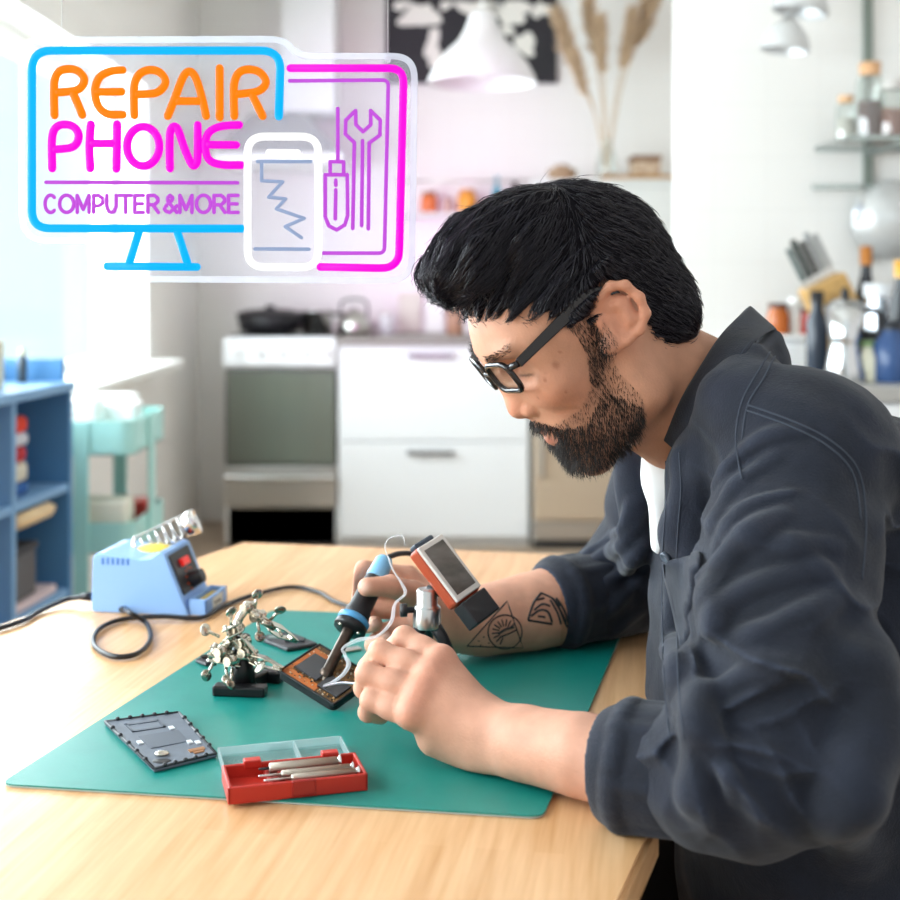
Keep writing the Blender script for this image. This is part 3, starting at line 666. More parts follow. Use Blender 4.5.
# footprint from photo: front-left bottom (90,613), front-right bottom (187,617), far right (212,590)
f0 = Vector(tp(91, 612)); f1 = Vector(tp(188, 616)); f2 = Vector(tp(213, 599))
sx_ = (f1-f0).normalized(); sy_ = Vector((-sx_.y, sx_.x)); Ls = (f1-f0).length; Ws = .088
SM = frame((f0.x, f0.y, TZ), (sx_.x, sx_.y, 0), (sy_.x, sy_.y, 0), (0, 0, 1))
def spt(x, y, z): return SM @ Vector((x, y, z))
hs = (613-553)/FPX*f0.y
st = thing('soldering_station', SM @ Vector((Ls/2, Ws/2, 0)), 'light blue soldering station with spring holder at the back left of the table', 'soldering station')
prof = [(0, .003), (.004, 0), (Ls, 0), (Ls*1.0, .002), (Ls*.755, hs*1.0), (Ls*.70, hs*1.03), (Ls*.60, hs*.92), (Ls*.5, hs*.90), (Ls*.12, hs*.985), (Ls*.045, hs*.97), (.002, hs*.9)]
b = MB(); n = len(prof)
vs_ = [SM @ Vector((x, 0, z)) for x, z in prof]+[SM @ Vector((x, Ws, z)) for x, z in prof]
b.add(vs_, [list(range(n)), list(range(n, 2*n))[::-1]]+[[(k+1) % n, k, n+k, n+(k+1) % n] for k in range(n)])
hsg = b.build('housing', SB, st)
bv = hsg.modifiers.new('bevel', 'BEVEL'); bv.width = .003; bv.segments = 3; bv.limit_method = 'ANGLE'
sl = MB()
for i in range(6): 
    x = Ls*(.11+.052*i); sl.box((x, -.0006, hs*.80), (x+.0032, .002, hs*.915), SM, bev=.0008)
sl.build('vent_slots', SD, st)
# sloping front panel
d0 = Vector((Ls*.995, 0, .006)); d1 = Vector((Ls*.765, 0, hs*.965)); ud = (d1-d0).normalized(); nd = Vector((ud.z, 0, -ud.x)); Lf = (d1-d0).length
FM_ = SM @ frame(d0, (0, 1, 0), ud, nd)
fp_ = MB().box((.008, .26*Lf, -.001), (Ws-.012, Lf*.99, .0015), FM_, bev=.001).build('front_panel', SBK, st)
rk = MB().box((.03, .70*Lf, .0005), (.054, .84*Lf, .006), FM_, bev=.0015).build('power_switch', mat('red switch', '#E2231F', .3, emit=.25), fp_)
kb_ = MB().cyl(FM_ @ Vector((.046, .42*Lf, .001)), FM_ @ Vector((.046, .42*Lf, .017)), .0105, .0085, 20)
kb_.build('dial_knob', SBK, fp_)
tk = MB()
for i in range(9):
    a_ = -.6+i*.55; c_ = Vector((.046+.0155*math.cos(a_), .42*Lf+.0155*math.sin(a_), .0012)); tk.box((c_.x-.0012, c_.y-.0012, .001), (c_.x+.0012, c_.y+.0012, .0022), FM_)
tk.build('dial_marks', mat('dial orange', '#D9592C', .5), fp_)
# front tray with sponge
ty0 = .004
trb = MB(); tx0, tx1 = Ls*.985, Ls*.985+.024; h_ = .019
trb.box((tx0, ty0, .0), (tx1, Ws-.006, .004), SM, bev=.001)
for lo, hi in (((tx0, ty0, .003), (tx1, ty0+.004, h_)), ((tx0, Ws-.010, .003), (tx1, Ws-.006, h_)), ((tx1-.004, ty0, .003), (tx1, Ws-.006, h_)), ((tx0, ty0, .003), (tx0+.004, Ws-.006, h_))): trb.box(lo, hi, SM, bev=.001)
try_ = trb.build('sponge_tray', SB, st)
MB().box((tx0+.005, ty0+.006, .004), (tx1-.005, Ws-.012, .014), SM, bev=.002).build('sponge', mat('yellow sponge', '#D9BE72', .9, noise=.3, nscale=300), try_)
lbm = MB().box((tx1-.0005, .026, .003), (tx1+.0008, .062, .016), SM); lbp = lbm.build('paper_label', mat('label paper', '#D9DAD2', .6), try_)
wm = MB()
rnd = random.Random(2); y_ = .03
while y_ < .056:
    w_ = rnd.uniform(.002, .004); z_ = .009+rnd.uniform(-.0015, .0015)
    wm.box((tx1+.0006, y_, z_-.0014), (tx1+.0012, y_+w_, z_+.0014), SM); y_ += w_+.0012
wm.build('pen_marks', mat('label ink', '#7C7D7A', .7), try_)
# spring iron holder at the back
hb0 = SM @ Vector((Ls*.48, Ws*.72, hs*.86)); 
a0 = P(135, 549, f0.y+.05); a1 = P(196, 521, f0.y+.06)
ax = (a1-a0).normalized(); 
sp = []; turns = 7; Ns = 190; u_ = ax.orthogonal().normalized(); w_ = ax.cross(u_); Lh = (a1-a0).length
for i in range(Ns):
    t = i/(Ns-1); an = 2*PI*turns*t; r_ = .0105+.0035*t
    sp.append(a0+ax*Lh*.86*t+(u_*math.cos(an)+w_*math.sin(an))*r_)
hd = MB().tube(sp, .0012, 6).build('spring_holder', CHROME, st)
c0 = a0+ax*Lh*.82; c1 = a0+ax*Lh*1.02; ring = []
u2 = u_; 
cyl = MB(); n = 28
rg = lambda c_, r_: [c_+(u_*math.cos(2*PI*k/n)+w_*math.sin(2*PI*k/n))*r_ for k in range(n)]
vs_ = rg(c0, .0135)+rg(c0.lerp(c1, .4), .0158)+rg(c1, .0165)+rg(c1, .0145)+rg(c0.lerp(c1, .3), .0138)
cyl.add(vs_, [[a*n+k, a*n+(k+1) % n, (a+1)*n+(k+1) % n, (a+1)*n+k] for a in range(4) for k in range(n)], True)
cyl.build('mouth_ring', CHROME, hd)
cp = MB().box((-.001, -.004, 0), (.001, .004, Lh*.93), frame(a0+Vector((0, 0, .0155)), Vector((0,1,0)).cross(ax), (0, 1, 0), ax), bev=.0006)
q0 = a0+Vector((0, 0, .0155)); cp.tube([q0, q0+Vector((-.003, 0, -.02)), Vector((q0.x-.004, q0.y, TZ+hs*.93))], .0022, 8)
cp.build('holder_bracket', CHROME, hd)
MB().ball(SM @ Vector((Ls*.50, Ws*.62, hs*.92)), .016, 8, sc=(1.5, 1, .45)).build('cleaning_pad', mat('yellow pad', '#E3C95A', .9), st)
# cords
CORD = mat('black rubber cord', '#15151A', .4)
g1 = MB().cyl(P(125, 609, f0.y-.003), P(121, 609.5, f0.y-.012), .0045, .0035)
pth = [P(124, 609, f0.y-.008), P(130, 613, 1.535), T(146, 623, TZ+.004), T(150, 640, TZ+.004), T(136, 654, TZ+.004), T(112, 656, TZ+.004), T(94, 645, TZ+.004), T(98, 630, TZ+.004), T(120, 620, TZ+.004),
       T(160, 616.5, TZ+.007), T(200, 618, TZ+.004), T(222, 607, TZ+.004), T(250, 596, TZ+.004), T(290, 587, TZ+.004), T(318, 592, TZ+.004), T(336, 602, TZ+.004), T(366, 610, TZ+.008)]
cd_ = thing('iron_cord', pth[0], 'black rubber cord looping from the blue station to the hand held iron', 'cord')
pth2 = pth+[P(400, 612, 1.5), P(430, 618, 1.50), P(447, 615, 1.47), P(446, 592, 1.45), P(432, 566, 1.43), P(415, 555, 1.40), P(400, 553.5, 1.375), P(386.5, 558, 1.352)]
g1.tube(cr(pth2, 10), .0029, 10).build('cable', CORD, cd_)
pc = [P(90, 596.5, f0.y+.03), P(82, 597, f0.y+.03), P(65, 600, f0.y+.03), T(40, 611, TZ+.004), T(22, 621, TZ+.004), T(-20, 634, TZ+.004)]
pw = thing('power_cord', pc[0], 'black mains lead leaving the back of the soldering station, left', 'cord')
MB().tube(cr(pc, 8), .0032, 10).build('cable', CORD, pw)
MB().tube([pc[0]+Vector((.004, 0, 0)), pc[0]+Vector((-.012, 0, -.0002))], [.006, .0042], 12).build('strain_relief', CORD, pw)
# ---------------------------------------------------------------- helping hands
NI = mat('nickel', '#C6C1B4', .25, 1); CI = mat('black cast iron', '#131316', .35)
HD = 1.285
hh = thing('helping_hands', tm(240, 690), 'nickel helping hands clamp on a black cast base holding the circuit board', 'clamp stand')
bb0 = [tm(212, 698), tm(263, 699), tm(264, 693), tm(277, 683), tm(262, 676), tm(243, 676), tm(222, 685)]
base = MB()
# A-shaped cast base: two feet bars and a post
def bar(m, a, b, w, h, z=MZ, bev=.002):
    a = Vector((a.x, a.y, z)); b = Vector((b.x, b.y, z)); d = (b-a); L_ = d.length; d.normalize(); s_ = Vector((-d.y, d.x, 0))
    return m.box((0, -w/2, 0), (L_, w/2, h), frame(a, d, s_, (0, 0, 1)), bev=bev)
bar(base, tm(214, 694), tm(266, 696), .016, .010)
bar(base, tm(262, 681), tm(282, 683), .014, .012)
bar(base, tm(240, 692), tm(262, 682), .018, .013)
post_c = tm(240, 692); pb = P(240, 688, HD); ptp = P(241, 641, HD)
base.tube([Vector((pb.x, HD+.008, MZ+.004)), Vector((pb.x+.001, HD+.008, MZ+.022)), Vector((pb.x+.001, HD+.006, ptp.z+.004))], [.016, .0115, .008], 12)
base.build('base', CI, hh)
def H(px, py, dd=0): return P(px, py, HD+dd)
def rod(name, pts, r, par, n=10, m=NI): return MB().tube(pts, r, n).build(name, m, par)
def thumb_screw(p, d, par):
    d = Vector(d).normalized(); m = MB(); m.tube([p-d*.004, p+d*.011], .0016, 8)
    s_ = d.orthogonal().normalized()
    m.ball((0, 0, 0), 1, 8, frame(p+d*.0125, s_*.0068, d.cross(s_)*.0017, d*.0055)); return m.build('thumb_screw', NI, par)
def joint(p, par, r=.006):
    m = MB(); m.ball(p, r, 8); m.cyl(p+Vector((-.004, -.007, 0)), p+Vector((.004, .007, 0)), r*.75); return m.build('ball_joint', NI, par)
main = rod('cross_rod', [H(222, 660, -.006), H(231, 640, 0), H(238, 622, .004)], .0046, hh)
arm1 = rod('upper_arm', [H(235, 629, .002), H(240, 617, .006), H(248, 606, .012), H(252, 611, .013), H(259, 617, .012), H(270, 625, .008)], [.0042, .0042, .0048, .005, .0046, .0036], hh)
for a_, b_ in (((213, 651), (230, 657)), ((216, 657), (238, 661)), ((240, 640), (252, 655)), ((228, 633), (238, 628))):
    mm = MB(); pa, pb_ = H(*a_, -.008), H(*b_, -.006); d_ = (pb_-pa).normalized(); s_ = Vector((0, 1, 0)); up = d_.cross(s_)
    for sd in (-1, 1): mm.box((-.004, -.0045, -.001), ((pb_-pa).length+.004, .0045, .001), frame(pa+up*.004*sd, d_, s_, up), bev=.0009)
    mm.tube([pa-up*.008, pa+up*.008], .0022, 8); mm.tube([pb_-up*.007, pb_+up*.007], .0022, 8)
    mm.build('clamp_plate', NI, hh)
for p_ in (H(222, 656, -.006), H(231, 641), H(236, 629), H(248, 607, .012), H(258, 616, .012), H(246, 652, -.006), H(232, 660, -.01), H(243, 643, -.004), H(222, 651, -.01)): joint(p_, hh, .0064)
for p_, d_ in ((H(216, 635, -.004), (-.6, -.3, .4)), (H(231, 622, 0), (.1, -.4, .9)), (H(255, 606, .012), (.2, -.1, .9)), (H(272, 618, .01), (.6, -.2, .6)), (H(226, 668, -.01), (.2, -.6, -.8)), (H(254, 660, -.01), (.5, -.7, -.3)), (H(258, 624, .008), (.2, -.3, -.9)), (H(213, 664, -.008), (-.4, -.5, -.7)), (H(232, 672, -.012), (0, -.7, -.7))): thumb_screw(p_, d_, hh)
# two crocodile clips
def croc(pa, pb, par, wide=.0046):
    c = thing_part = MB(); d_ = (pb-pa); L_ = d_.length; d_.normalize(); s_ = Vector((0, 1, 0)); s_ = (s_-d_*s_.dot(d_)).normalized(); up = d_.cross(s_)
    for sd in (-1, 1):
        w0, w1 = wide, wide*.45
        vs = []
        for x, wd, o_ in ((0, w0, .0030), (L_*.35, w0*1.05, .0042), (L_*.7, w0*.7, .0022), (L_, w1, .0006)):
            for yy in (-wd, wd):
                for zz in (0, .0011): vs.append(pa+d_*x+s_*yy+up*(sd*(o_+zz)))
        fs = []
        for i in range(3):
            a = i*4; bq = a+4
            fs += [[a, a+2, bq+2, bq], [a+1, bq+1, bq+3, a+3], [a, bq, bq+1, a+1], [a+2, a+3, bq+3, bq+2]]
        fs += [[0, 1, 3, 2], [12, 14, 15, 13]]
        c.add(vs, fs)
    c.tube([pa-d_*.012, pa+d_*.006], .003, 8); c.tube([pa+d_*L_*.35-s_*.007, pa+d_*L_*.35+s_*.007], .0016, 8)
    for i in range(5): 
        for sd in (-1, 1): c.box((L_*(.72+.05*i), -.003, -.0006), (L_*(.72+.05*i)+.0012, .003, .0018), frame(pa, d_, s_, up*sd))
    return c.build('crocodile_clip', NI, par)
croc(H(252, 658, -.006), P(283, 669, 1.262), hh)
croc(H(270, 626, .01), P(297, 641, 1.325), hh, .0042)
rod('lower_arm', [H(222, 658, -.008), H(238, 657, -.008), H(252, 658, -.006)], .003, hh)
# ---------------------------------------------------------------- circuit board held in the clips
bA, bB, bC = P(277.5, 671, 1.262), P(334, 706, 1.225), P(313, 640, 1.315)    # left, bottom, top corners
ex_, ey_ = (bB-bA), (bC-bA); Lx = ex_.length; exn = ex_.normalized(); nz = ex_.cross(ey_).normalized(); eyn = nz.cross(exn); Ly = ey_.dot(eyn)
BM = frame(bA, exn, eyn, nz)
cbt = thing('circuit_board', bA+(ex_+ey_)*.5, 'opened phone circuit board in black frame, tilted in the clips', 'circuit board')
BK = mat('phone frame black', '#17171A', .4)
fr_ = MB(); fr_.prism(rrect(0, 0, Lx, Ly, .006), -.007, -.001, BM); fr_.build('back_shell', BK, cbt)
rim = MB()
for lo, hi in (((0, 0, -.002), (Lx, .0022, .0015)), ((0, Ly-.0022, -.002), (Lx, Ly, .0015)), ((0, 0, -.002), (.0022, Ly, .0015)), ((Lx-.0022, 0, -.002), (Lx, Ly, .0015))): rim.box(lo, hi, BM, bev=.0008)
rim.build('rim', BK, cbt)
PC = mat('board brown', '#4A3826', .45, noise=.5, nscale=240, c2='#7A5A34'); GO = mat('copper flex', '#C46A25', .4, noise=.3, nscale=120)
MB().box((.002, .002, -.0012), (Lx-.002, Ly-.002, .0002), BM).build('board', PC, cbt)
MB().box((.003, .003, .0002), (Lx*.62, Ly*.20, .0007), BM).box((.003, .003, .0002), (Lx*.10, Ly*.86, .0007), BM).box((.003, Ly*.74, .0002), (Lx*.30, Ly*.86, .0008), BM).build('flex_strip', GO, cbt)
MB().box((Lx*.13, Ly*.24, .0003), (Lx*.52, Ly*.72, .0032), BM, bev=.0006).build('shield_chip', mat('chip grey', '#3B3B3F', .35), cbt)
MB().box((Lx*.58, Ly*.16, .0003), (Lx*.93, Ly*.50, .0026), BM, bev=.0006).build('shield_chip', mat('chip grey', '#3B3B3F', .35), cbt)
rnd = random.Random(11); c1 = MB(); c2_ = MB(); c3 = MB()
for i in range(190):
    u, v_ = rnd.random(), rnd.random()
    if (.10 < u < .55 and .20 < v_ < .75) or (.55 < u < .96 and .12 < v_ < .54): continue
    w_, h_ = rnd.uniform(.0008, .0024), rnd.uniform(.0006, .0018)
    (c1, c2_, c3)[i % 3].box((u*(Lx-.008)+.003, v_*(Ly-.008)+.003, .0002), (u*(Lx-.008)+.003+w_, v_*(Ly-.008)+.003+h_, rnd.uniform(.0008, .0016)), BM)
tag(c1.build('solder_pads', mat('silver pads', '#D8D2C4', .3, 1), cbt), kind='stuff'); tag(c2_.build('tan_chips', mat('tan parts', '#B88A58', .5), cbt), kind='stuff'); tag(c3.build('dark_chips', mat('dark parts', '#1B1B1E', .4), cbt), kind='stuff')
# ---------------------------------------------------------------- loose phone parts on the mat
def slab(name, quad, h, label, cat, m, details=None, z=MZ, group=None):
    """flat thing from its four corners on the mat (photo order: nearest-left anticlockwise)"""
    q = [T(x, y, z) for x, y in quad]
    t_ = thing(name, sum(q, Vector())/4, label, cat, group)
    b = MB(); vs = [Vector((p.x, p.y, z+.0004)) for p in q]+[Vector((p.x, p.y, z+h)) for p in q]
    b.add(vs, [[3, 2, 1, 0], [4, 5, 6, 7]]+[[k, (k+1) % 4, 4+(k+1) % 4, 4+k] for k in range(4)])
    o_ = b.build('plate', m, t_); bv = o_.modifiers.new('bevel', 'BEVEL'); bv.width = min(.0025, h*.35); bv.segments = 2
    return t_, q
DK = mat('dark phone part', '#26262B', .4)
pc_, q = slab('phone_back_cover', ((154, 773.5), (217, 758), (179, 715.5), (104, 725)), .0035, 'grey phone back cover with tabs lying on the mat at the left', 'phone part', mat('cover grey', '#5E6774', .45, noise=.2, nscale=60))
qa, qb, qc, qd = q; 
def cv(u, v_, z=0): 
    p = (qd*(1-u)*(1-v_)+qc*u*(1-v_)+qa*(1-u)*v_+qb*u*v_); return Vector((p.x, p.y, MZ+.0035+z))
rm = MB(); lip = [cv(0, 0), cv(1, 0), cv(1, 1), cv(0, 1)]
for i in range(4):
    a, b2 = lip[i], lip[(i+1) % 4]; c_ = cv(.5, .5); rm.tube([a.lerp(c_, .02), b2.lerp(c_, .02)], .0013, 6)
    for k in range(1, 6):
        m_ = a.lerp(b2, k/6).lerp(c_, .02); rm.ball(m_+Vector((0, 0, .001)), .0022, 6, sc=(1, 1, .9))
rm.build('rim_tabs', mat('cover rim', '#23262C', .4), pc_)
def patch(m, u0, v0, u1, v1, h=.0008, z=0):
    vs = [cv(u0, v0, z), cv(u1, v0, z), cv(u1, v1, z), cv(u0, v1, z)]; vs += [p+Vector((0, 0, h)) for p in vs]
    m.add(vs, [[3, 2, 1, 0], [4, 5, 6, 7]]+[[k, (k+1) % 4, 4+(k+1) % 4, 4+k] for k in range(4)]); return m
rb_ = MB()
for a in ((.20, .12, .66, .15), (.20, .27, .66, .30), (.20, .12, .23, .30), (.63, .12, .66, .30)): patch(rb_, *a, .0006)
patch(rb_, .22, .40, .78, .66, .0005)
rb_.build('raised_ribs', mat('cover rib', '#4A525E', .45), pc_)
w_ = MB()
for (u, v_) in ((.72, .34), (.16, .52), (.78, .68), (.88, .72)): patch(MB(), u-.035, v_-.03, u+.035, v_+.03, .0011).build('screw_boss', mat('cover white', '#C9CDD2', .4), pc_)

mt_ = MB(); mt_.ball(cv(.28, .80, .0012), .005, 8, sc=(1.3, 1, .45)); mt_.build('camera_ring', NI, pc_)
MB().ball(cv(.20, .90, .0), .006, 8, sc=(1.3, 1, .12)).build('lens_hole', DARK, pc_)
cpz = MB(); patch(cpz, .66, .82, .90, .87, .0008); patch(cpz, .70, .88, .86, .91, .0008); cpz.build('contact_strip', mat('copper pads', '#B98357', .35, .8), pc_)
s1, _ = slab('phone_frame_part', ((195, 663), (206, 667.5), (222, 659), (212, 654)), .004, 'small black phone part left behind the clamp stand', 'phone part', DK)
MB().cyl(T(205, 661, MZ)+Vector((0, 0, .004)), T(205, 661, MZ)+Vector((0, 0, .0055)), .005).build('lens', BLACKG, s1)
MB().ball(T(210, 664, MZ)+Vector((0, 0, .004)), .004, 6, sc=(1, 1, .5)).build('screw_boss', NI, s1)
s2, _ = slab('phone_midframe', ((256, 640.5), (287, 652.5), (318, 647), (289, 635)), .005, 'flat dark phone midframe lying behind the held circuit board', 'phone part', mat('midframe', '#35363B', .4, noise=.25, nscale=120))
w_ = MB(); w_.box((-.006, -.004, 0), (.006, .004, .0012), TR(T(274, 642, MZ)+Vector((0, 0, .005)))); w_.build('opening', mat('light opening', '#7D8A88', .5), s2)
MB().box((-.010, -.006, 0), (.012, .006, .002), TR(T(294, 645, MZ)+Vector((0, 0, .005))), bev=.001).build('connector_block', DK, s2)
s3, _ = slab('tweezer_blade', ((316, 655), (327, 657), (362, 650.5), (358, 648)), .003, 'thin grey metal tool lying on the mat behind the iron', 'tool', STEEL)
# ---------------------------------------------------------------- red screwdriver case with clear lid
RED = mat('red plastic', '#B52A1E', .38); REDD = mat('dark red plastic', '#96201A', .4)
ra, rb2, rc_, rd_ = T(228, 809, TZ+.0005), T(368, 791, MZ), T(345, 764, MZ), T(211, 782, MZ)
rx_ = (rb2-ra); rx_.z = 0; Lr = rx_.length; rxn = rx_.normalized(); ryn = Vector((-rxn.y, rxn.x, 0)); Wr = (rd_-ra).dot(ryn)*.96
RM = frame((ra.x, ra.y, MZ+.0003), rxn, ryn, (0, 0, 1)); Hr = .0135
case = thing('screwdriver_case', RM @ Vector((Lr/2, Wr/2, 0)), 'open red screwdriver case with clear hinged lid at the front of the mat', 'tool case')
tb_ = MB(); tb_.box((0, 0, 0), (Lr, Wr, .003), RM, bev=.001)
for lo, hi in (((0, 0, .001), (Lr, .003, Hr)), ((0, Wr-.003, .001), (Lr, Wr, Hr)), ((0, 0, .001), (.003, Wr, Hr)), ((Lr-.003, 0, .001), (Lr, Wr, Hr))): tb_.box(lo, hi, RM, bev=.001)
tb_.build('case_body', RED, case)
rbz = MB()
for fx_ in (.30, .32, .76): rbz.box((Lr*fx_, .004, .003), (Lr*fx_+.006, Wr-.004, .0095), RM, bev=.001)
for i in range(7): rbz.box((Lr*(.33+.018*i), .012+.004*i, .003), (Lr*(.33+.018*i)+.004, .02+.004*i, .011), RM, bev=.001)
rbz.box((Lr*.45, -.0022, .002), (Lr*.62, .001, Hr+.001), RM, bev=.001)
rbz.build('tool_rack', REDD, case)
for x in (.16, .74): MB().box((Lr*x, Wr-.004, Hr-.004), (Lr*x+.014, Wr+.005, Hr+.0025), RM, bev=.001).build('hinge', RED, case)
# lid lying open, hinged on the far long side
LID = clear_mat('clear plastic lid', (236, 246, 246), .10, .16, (225, 238, 240), .12)
EDGE = clear_mat('clear plastic edge', (225, 240, 240), .16, .38, (228, 240, 242), .15)
lw = Wr*1.02; ly0 = Wr+.004
ld = MB(); ld.box((.002, ly0, .0008), (Lr-.002, ly0+lw, .0022), RM)
lid = ld.build('lid', LID, case)
le = MB(); hl = .0085
for lo, hi in (((.002, ly0, .0008), (Lr-.002, ly0+.0014, hl)), ((.002, ly0+lw-.0014, .0008), (Lr-.002, ly0+lw, hl)), ((.002, ly0, .0008), (.0034, ly0+lw, hl)), ((Lr-.0034, ly0, .0008), (Lr-.002, ly0+lw, hl)), ((Lr*.60, ly0, .0008), (Lr*.60+.0016, ly0+lw, hl*.9))): le.box(lo, hi, RM)
le.box((Lr*.40, ly0+lw, .002), (Lr*.53, ly0+lw+.004, .007), RM, bev=.0008)
le.build('lid_wall', EDGE, lid)
HNDL = mat('knurled steel', '#B9AFA2', .3, 1, bump=.4, bscale=1500)
lbs = ['longest slim screwdriver across the middle of the red case', 'screwdriver lying nearest the front wall of the red case', 'thickest screwdriver at the back of the red case, cap right']
for i, (y0_, xa, xb, r_, tl_) in enumerate(((.40, .40, .93, .0030, .22), (.20, .46, .955, .0030, .26), (.70, .33, .86, .0042, .10))):
    t_ = thing('screwdriver', RM @ Vector((Lr*(xa+xb)/2, Wr*y0_, .011)), lbs[i], 'screwdriver', 'screwdrivers in the red case')
    z_ = .0125
    A_ = lambda u: RM @ Vector((Lr*u, Wr*y0_, z_))
    MB().tube([A_(xa), A_(xa+.01), A_(xb-.03)], [r_*.8, r_, r_], 14).build('handle', HNDL, t_)
    MB().tube([A_(xb-.03), A_(xb-.02), A_(xb-.005), A_(xb)], [r_*.7, r_*.8, r_*1.5, r_*1.3], 14).build('swivel_cap', CHROME, t_)
    MB().tube([A_(xa-tl_*.75), A_(xa-tl_*.72), A_(xa)], [.0006, .0011, .0012], 8).build('shaft', STEEL if i < 2 else DARK, t_)
# ---------------------------------------------------------------- soldering iron held in the right hand
it, ie = P(318.5, 689, 1.255), P(386, 558, 1.352)
ax_i = (ie-it).normalized(); Li = (ie-it).length
iu = ax_i.orthogonal().normalized(); IM = frame(it, iu, ax_i.cross(iu), ax_i)
ir = thing('soldering_iron', it.lerp(ie, .5), 'soldering iron with black and blue handle held over the circuit board', 'soldering iron')
L = lambda f: f*Li
MB().lathe([(.0003, 0), (.0028, L(.055)), (.0040, L(.075))], IM, 16).build('tip', mat('tip metal', '#B9B2A6', .25, 1), ir)
MB().lathe([(.0040, L(.075)), (.0065, L(.09)), (.0070, L(.12)), (.0058, L(.13)), (.0060, L(.38)), (.0064, L(.43))], IM, 18).build('heater_barrel', mat('burnt steel', '#5F534B', .35, 1, noise=.4, nscale=90), ir)
fl = MB().lathe([(.006, L(.425)), (.0165, L(.43)), (.0172, L(.445)), (.0165, L(.475)), (.013, L(.48))], IM, 28).build('flange', BK, ir)
for k in range(3):
    an = 2*PI*k/3+.8; p_ = IM @ Vector((.0115*math.cos(an), .0115*math.sin(an), L(.428))); MB().ball(p_, .0022, 6).build('screw', NI, fl)
IBL = mat('iron blue', '#4E95C6', .4)
MB().lathe([(.0125, L(.47)), (.0168, L(.485)), (.0168, L(.515)), (.013, L(.53))], IM, 28).build('blue_collar', IBL, ir)
MB().lathe([(.0125, L(.52)), (.0140, L(.545)), (.0120, L(.60)), (.0115, L(.74)), (.0105, L(.84))], IM, 24).build('grip', mat('iron grip', '#1D1E22', .5), ir)
MB().lathe([(.0107, L(.83)), (.0108, L(.85)), (.0095, L(.97)), (.0075, L(.995)), (.0, L(1.0))], IM, 24).build('blue_handle', mat('iron pale blue', '#79B2D8', .4), ir)
# solder wire in the left hand
sw = thing('solder_wire', P(340, 684, 1.2), 'thin silver solder wire held from the left hand to the iron tip', 'solder wire')
MB().tube(cr([P(322, 687, 1.25), P(340, 683, 1.21), P(357, 683.5, 1.165), P(372, 682, 1.15), P(384, 690, 1.135), P(396, 694, 1.10)], 8), .0011, 8).build('wire', mat('solder', '#DCD8E6', .3, .8), sw)
# smoke from the joint
sk = MB(); SMK = clear_mat('smoke', (255, 255, 255), 0, .32, (250, 250, 255))
def wisp(pts, r):
    c_ = cr(pts, 14); n_ = len(c_); sk.tube(c_, [r*(.35+.65*math.sin(PI*min(1, i/n_*1.02+.0))**.6)*(1+.2*math.sin(i*.2)) for i in range(n_)], 8)
wisp([P(321, 686, 1.25), P(336, 680, 1.24), P(347, 666, 1.235), P(345, 655, 1.235), P(343, 648, 1.235), P(358, 640, 1.225), P(377, 636, 1.21), P(391, 622, 1.20), P(395, 604, 1.2), P(405, 594, 1.2), P(402, 584, 1.2), P(393, 570, 1.2), P(388, 556, 1.2)], .0016)
wisp([P(388, 558, 1.2), P(385, 546, 1.2), P(390, 538, 1.21), P(402, 536, 1.21), P(405, 546, 1.21)], .0006)
wisp([P(345, 656, 1.235), P(349, 664, 1.235), P(344, 674, 1.238), P(330, 684, 1.245)], .0020)
o = sk.build('smoke', SMK); tag(o, 'thin white curl of smoke rising from the iron tip', 'smoke', kind='stuff')
# ---------------------------------------------------------------- mini tripod and small camera
tcx = P(427, 606, 1.27)
tpd = thing('mini_tripod', (tcx.x, tcx.y, MZ), 'small silver and black tripod behind the left hand', 'tripod')
zz = lambda py: CAMZ-(py-HY)/FPX*1.27
hdm = MB().lathe([(.0135, zz(627)), (.0138, zz(625)), (.0138, zz(608)), (.0125, zz(606.5)), (.0105, zz(604)), (.0105, zz(591)), (.009, zz(588.5)), (.003, zz(588))], TR(tcx.x, tcx.y, 0), 28)
hdm.build('ball_head', mat('satin aluminium', '#C9C9C8', .28, 1), tpd)
MB().tube([(tcx.x-.012, tcx.y-.003, zz(609)), (tcx.x-.019, tcx.y-.004, zz(609)), (tcx.x-.0195, tcx.y-.004, zz(609)), (tcx.x-.026, tcx.y-.005, zz(609))], [.003, .003, .0065, .0065], 14).build('lock_knob', SBK, tpd)
for (dx, dy) in ((-.03, -.02), (.042, -.012), (.0, .045)):
    MB().tube([(tcx.x+dx*.15, tcx.y+dy*.15, zz(623)), (tcx.x+dx*.35, tcx.y+dy*.35, zz(636)), (tcx.x+dx, tcx.y+dy, MZ+.005)], [.0065, .006, .0045], 12).build('leg', SBK, tpd)
# camera: screen quad in the photo (416,548) (441,535) (477,578) (451,604)
k0, k1, k2 = P(417, 549, 1.262), P(441, 534, 1.292), P(452.5, 606, 1.24)
kx_ = (k1-k0).normalized(); ky_ = (k2-k0); ky_ = (ky_-kx_*ky_.dot(kx_)); Lk = ky_.length; ky_.normalize(); Wk = (k1-k0).length; kn_ = kx_.cross(ky_)
if kn_.y > 0: kn_ = -kn_
KM_ = frame(k0, kx_, ky_, kn_)
dc = thing('digital_camera', k0.lerp(k2, .5), 'small orange camera on the mini tripod, its screen facing the viewer', 'camera')
MB().box((-.001, -.001, -.016), (Wk+.001, Lk+.002, -.001), KM_, bev=.004, seg=3).build('body', mat('orange shell', '#A8462A', .35), dc)
bz = MB().box((0, 0, -.002), (Wk, Lk, .0018), KM_, bev=.0012).build('bezel', mat('silver bezel', '#D9D8D5', .35, .3), dc)
MB().box((.0045, .0055, .001), (Wk-.0045, Lk-.0055, .0023), KM_).build('screen', mat('screen grey', '#45403C', .1, noise=.3, nscale=18, c2='#77716C', stretch=(1, 1, 3)), bz)
MB().box((Wk*.1, -.006, -.014), (Wk*.85, .0, -.004), KM_, bev=.002).build('shutter_block', mat('slate plastic', '#33404E', .4), dc)
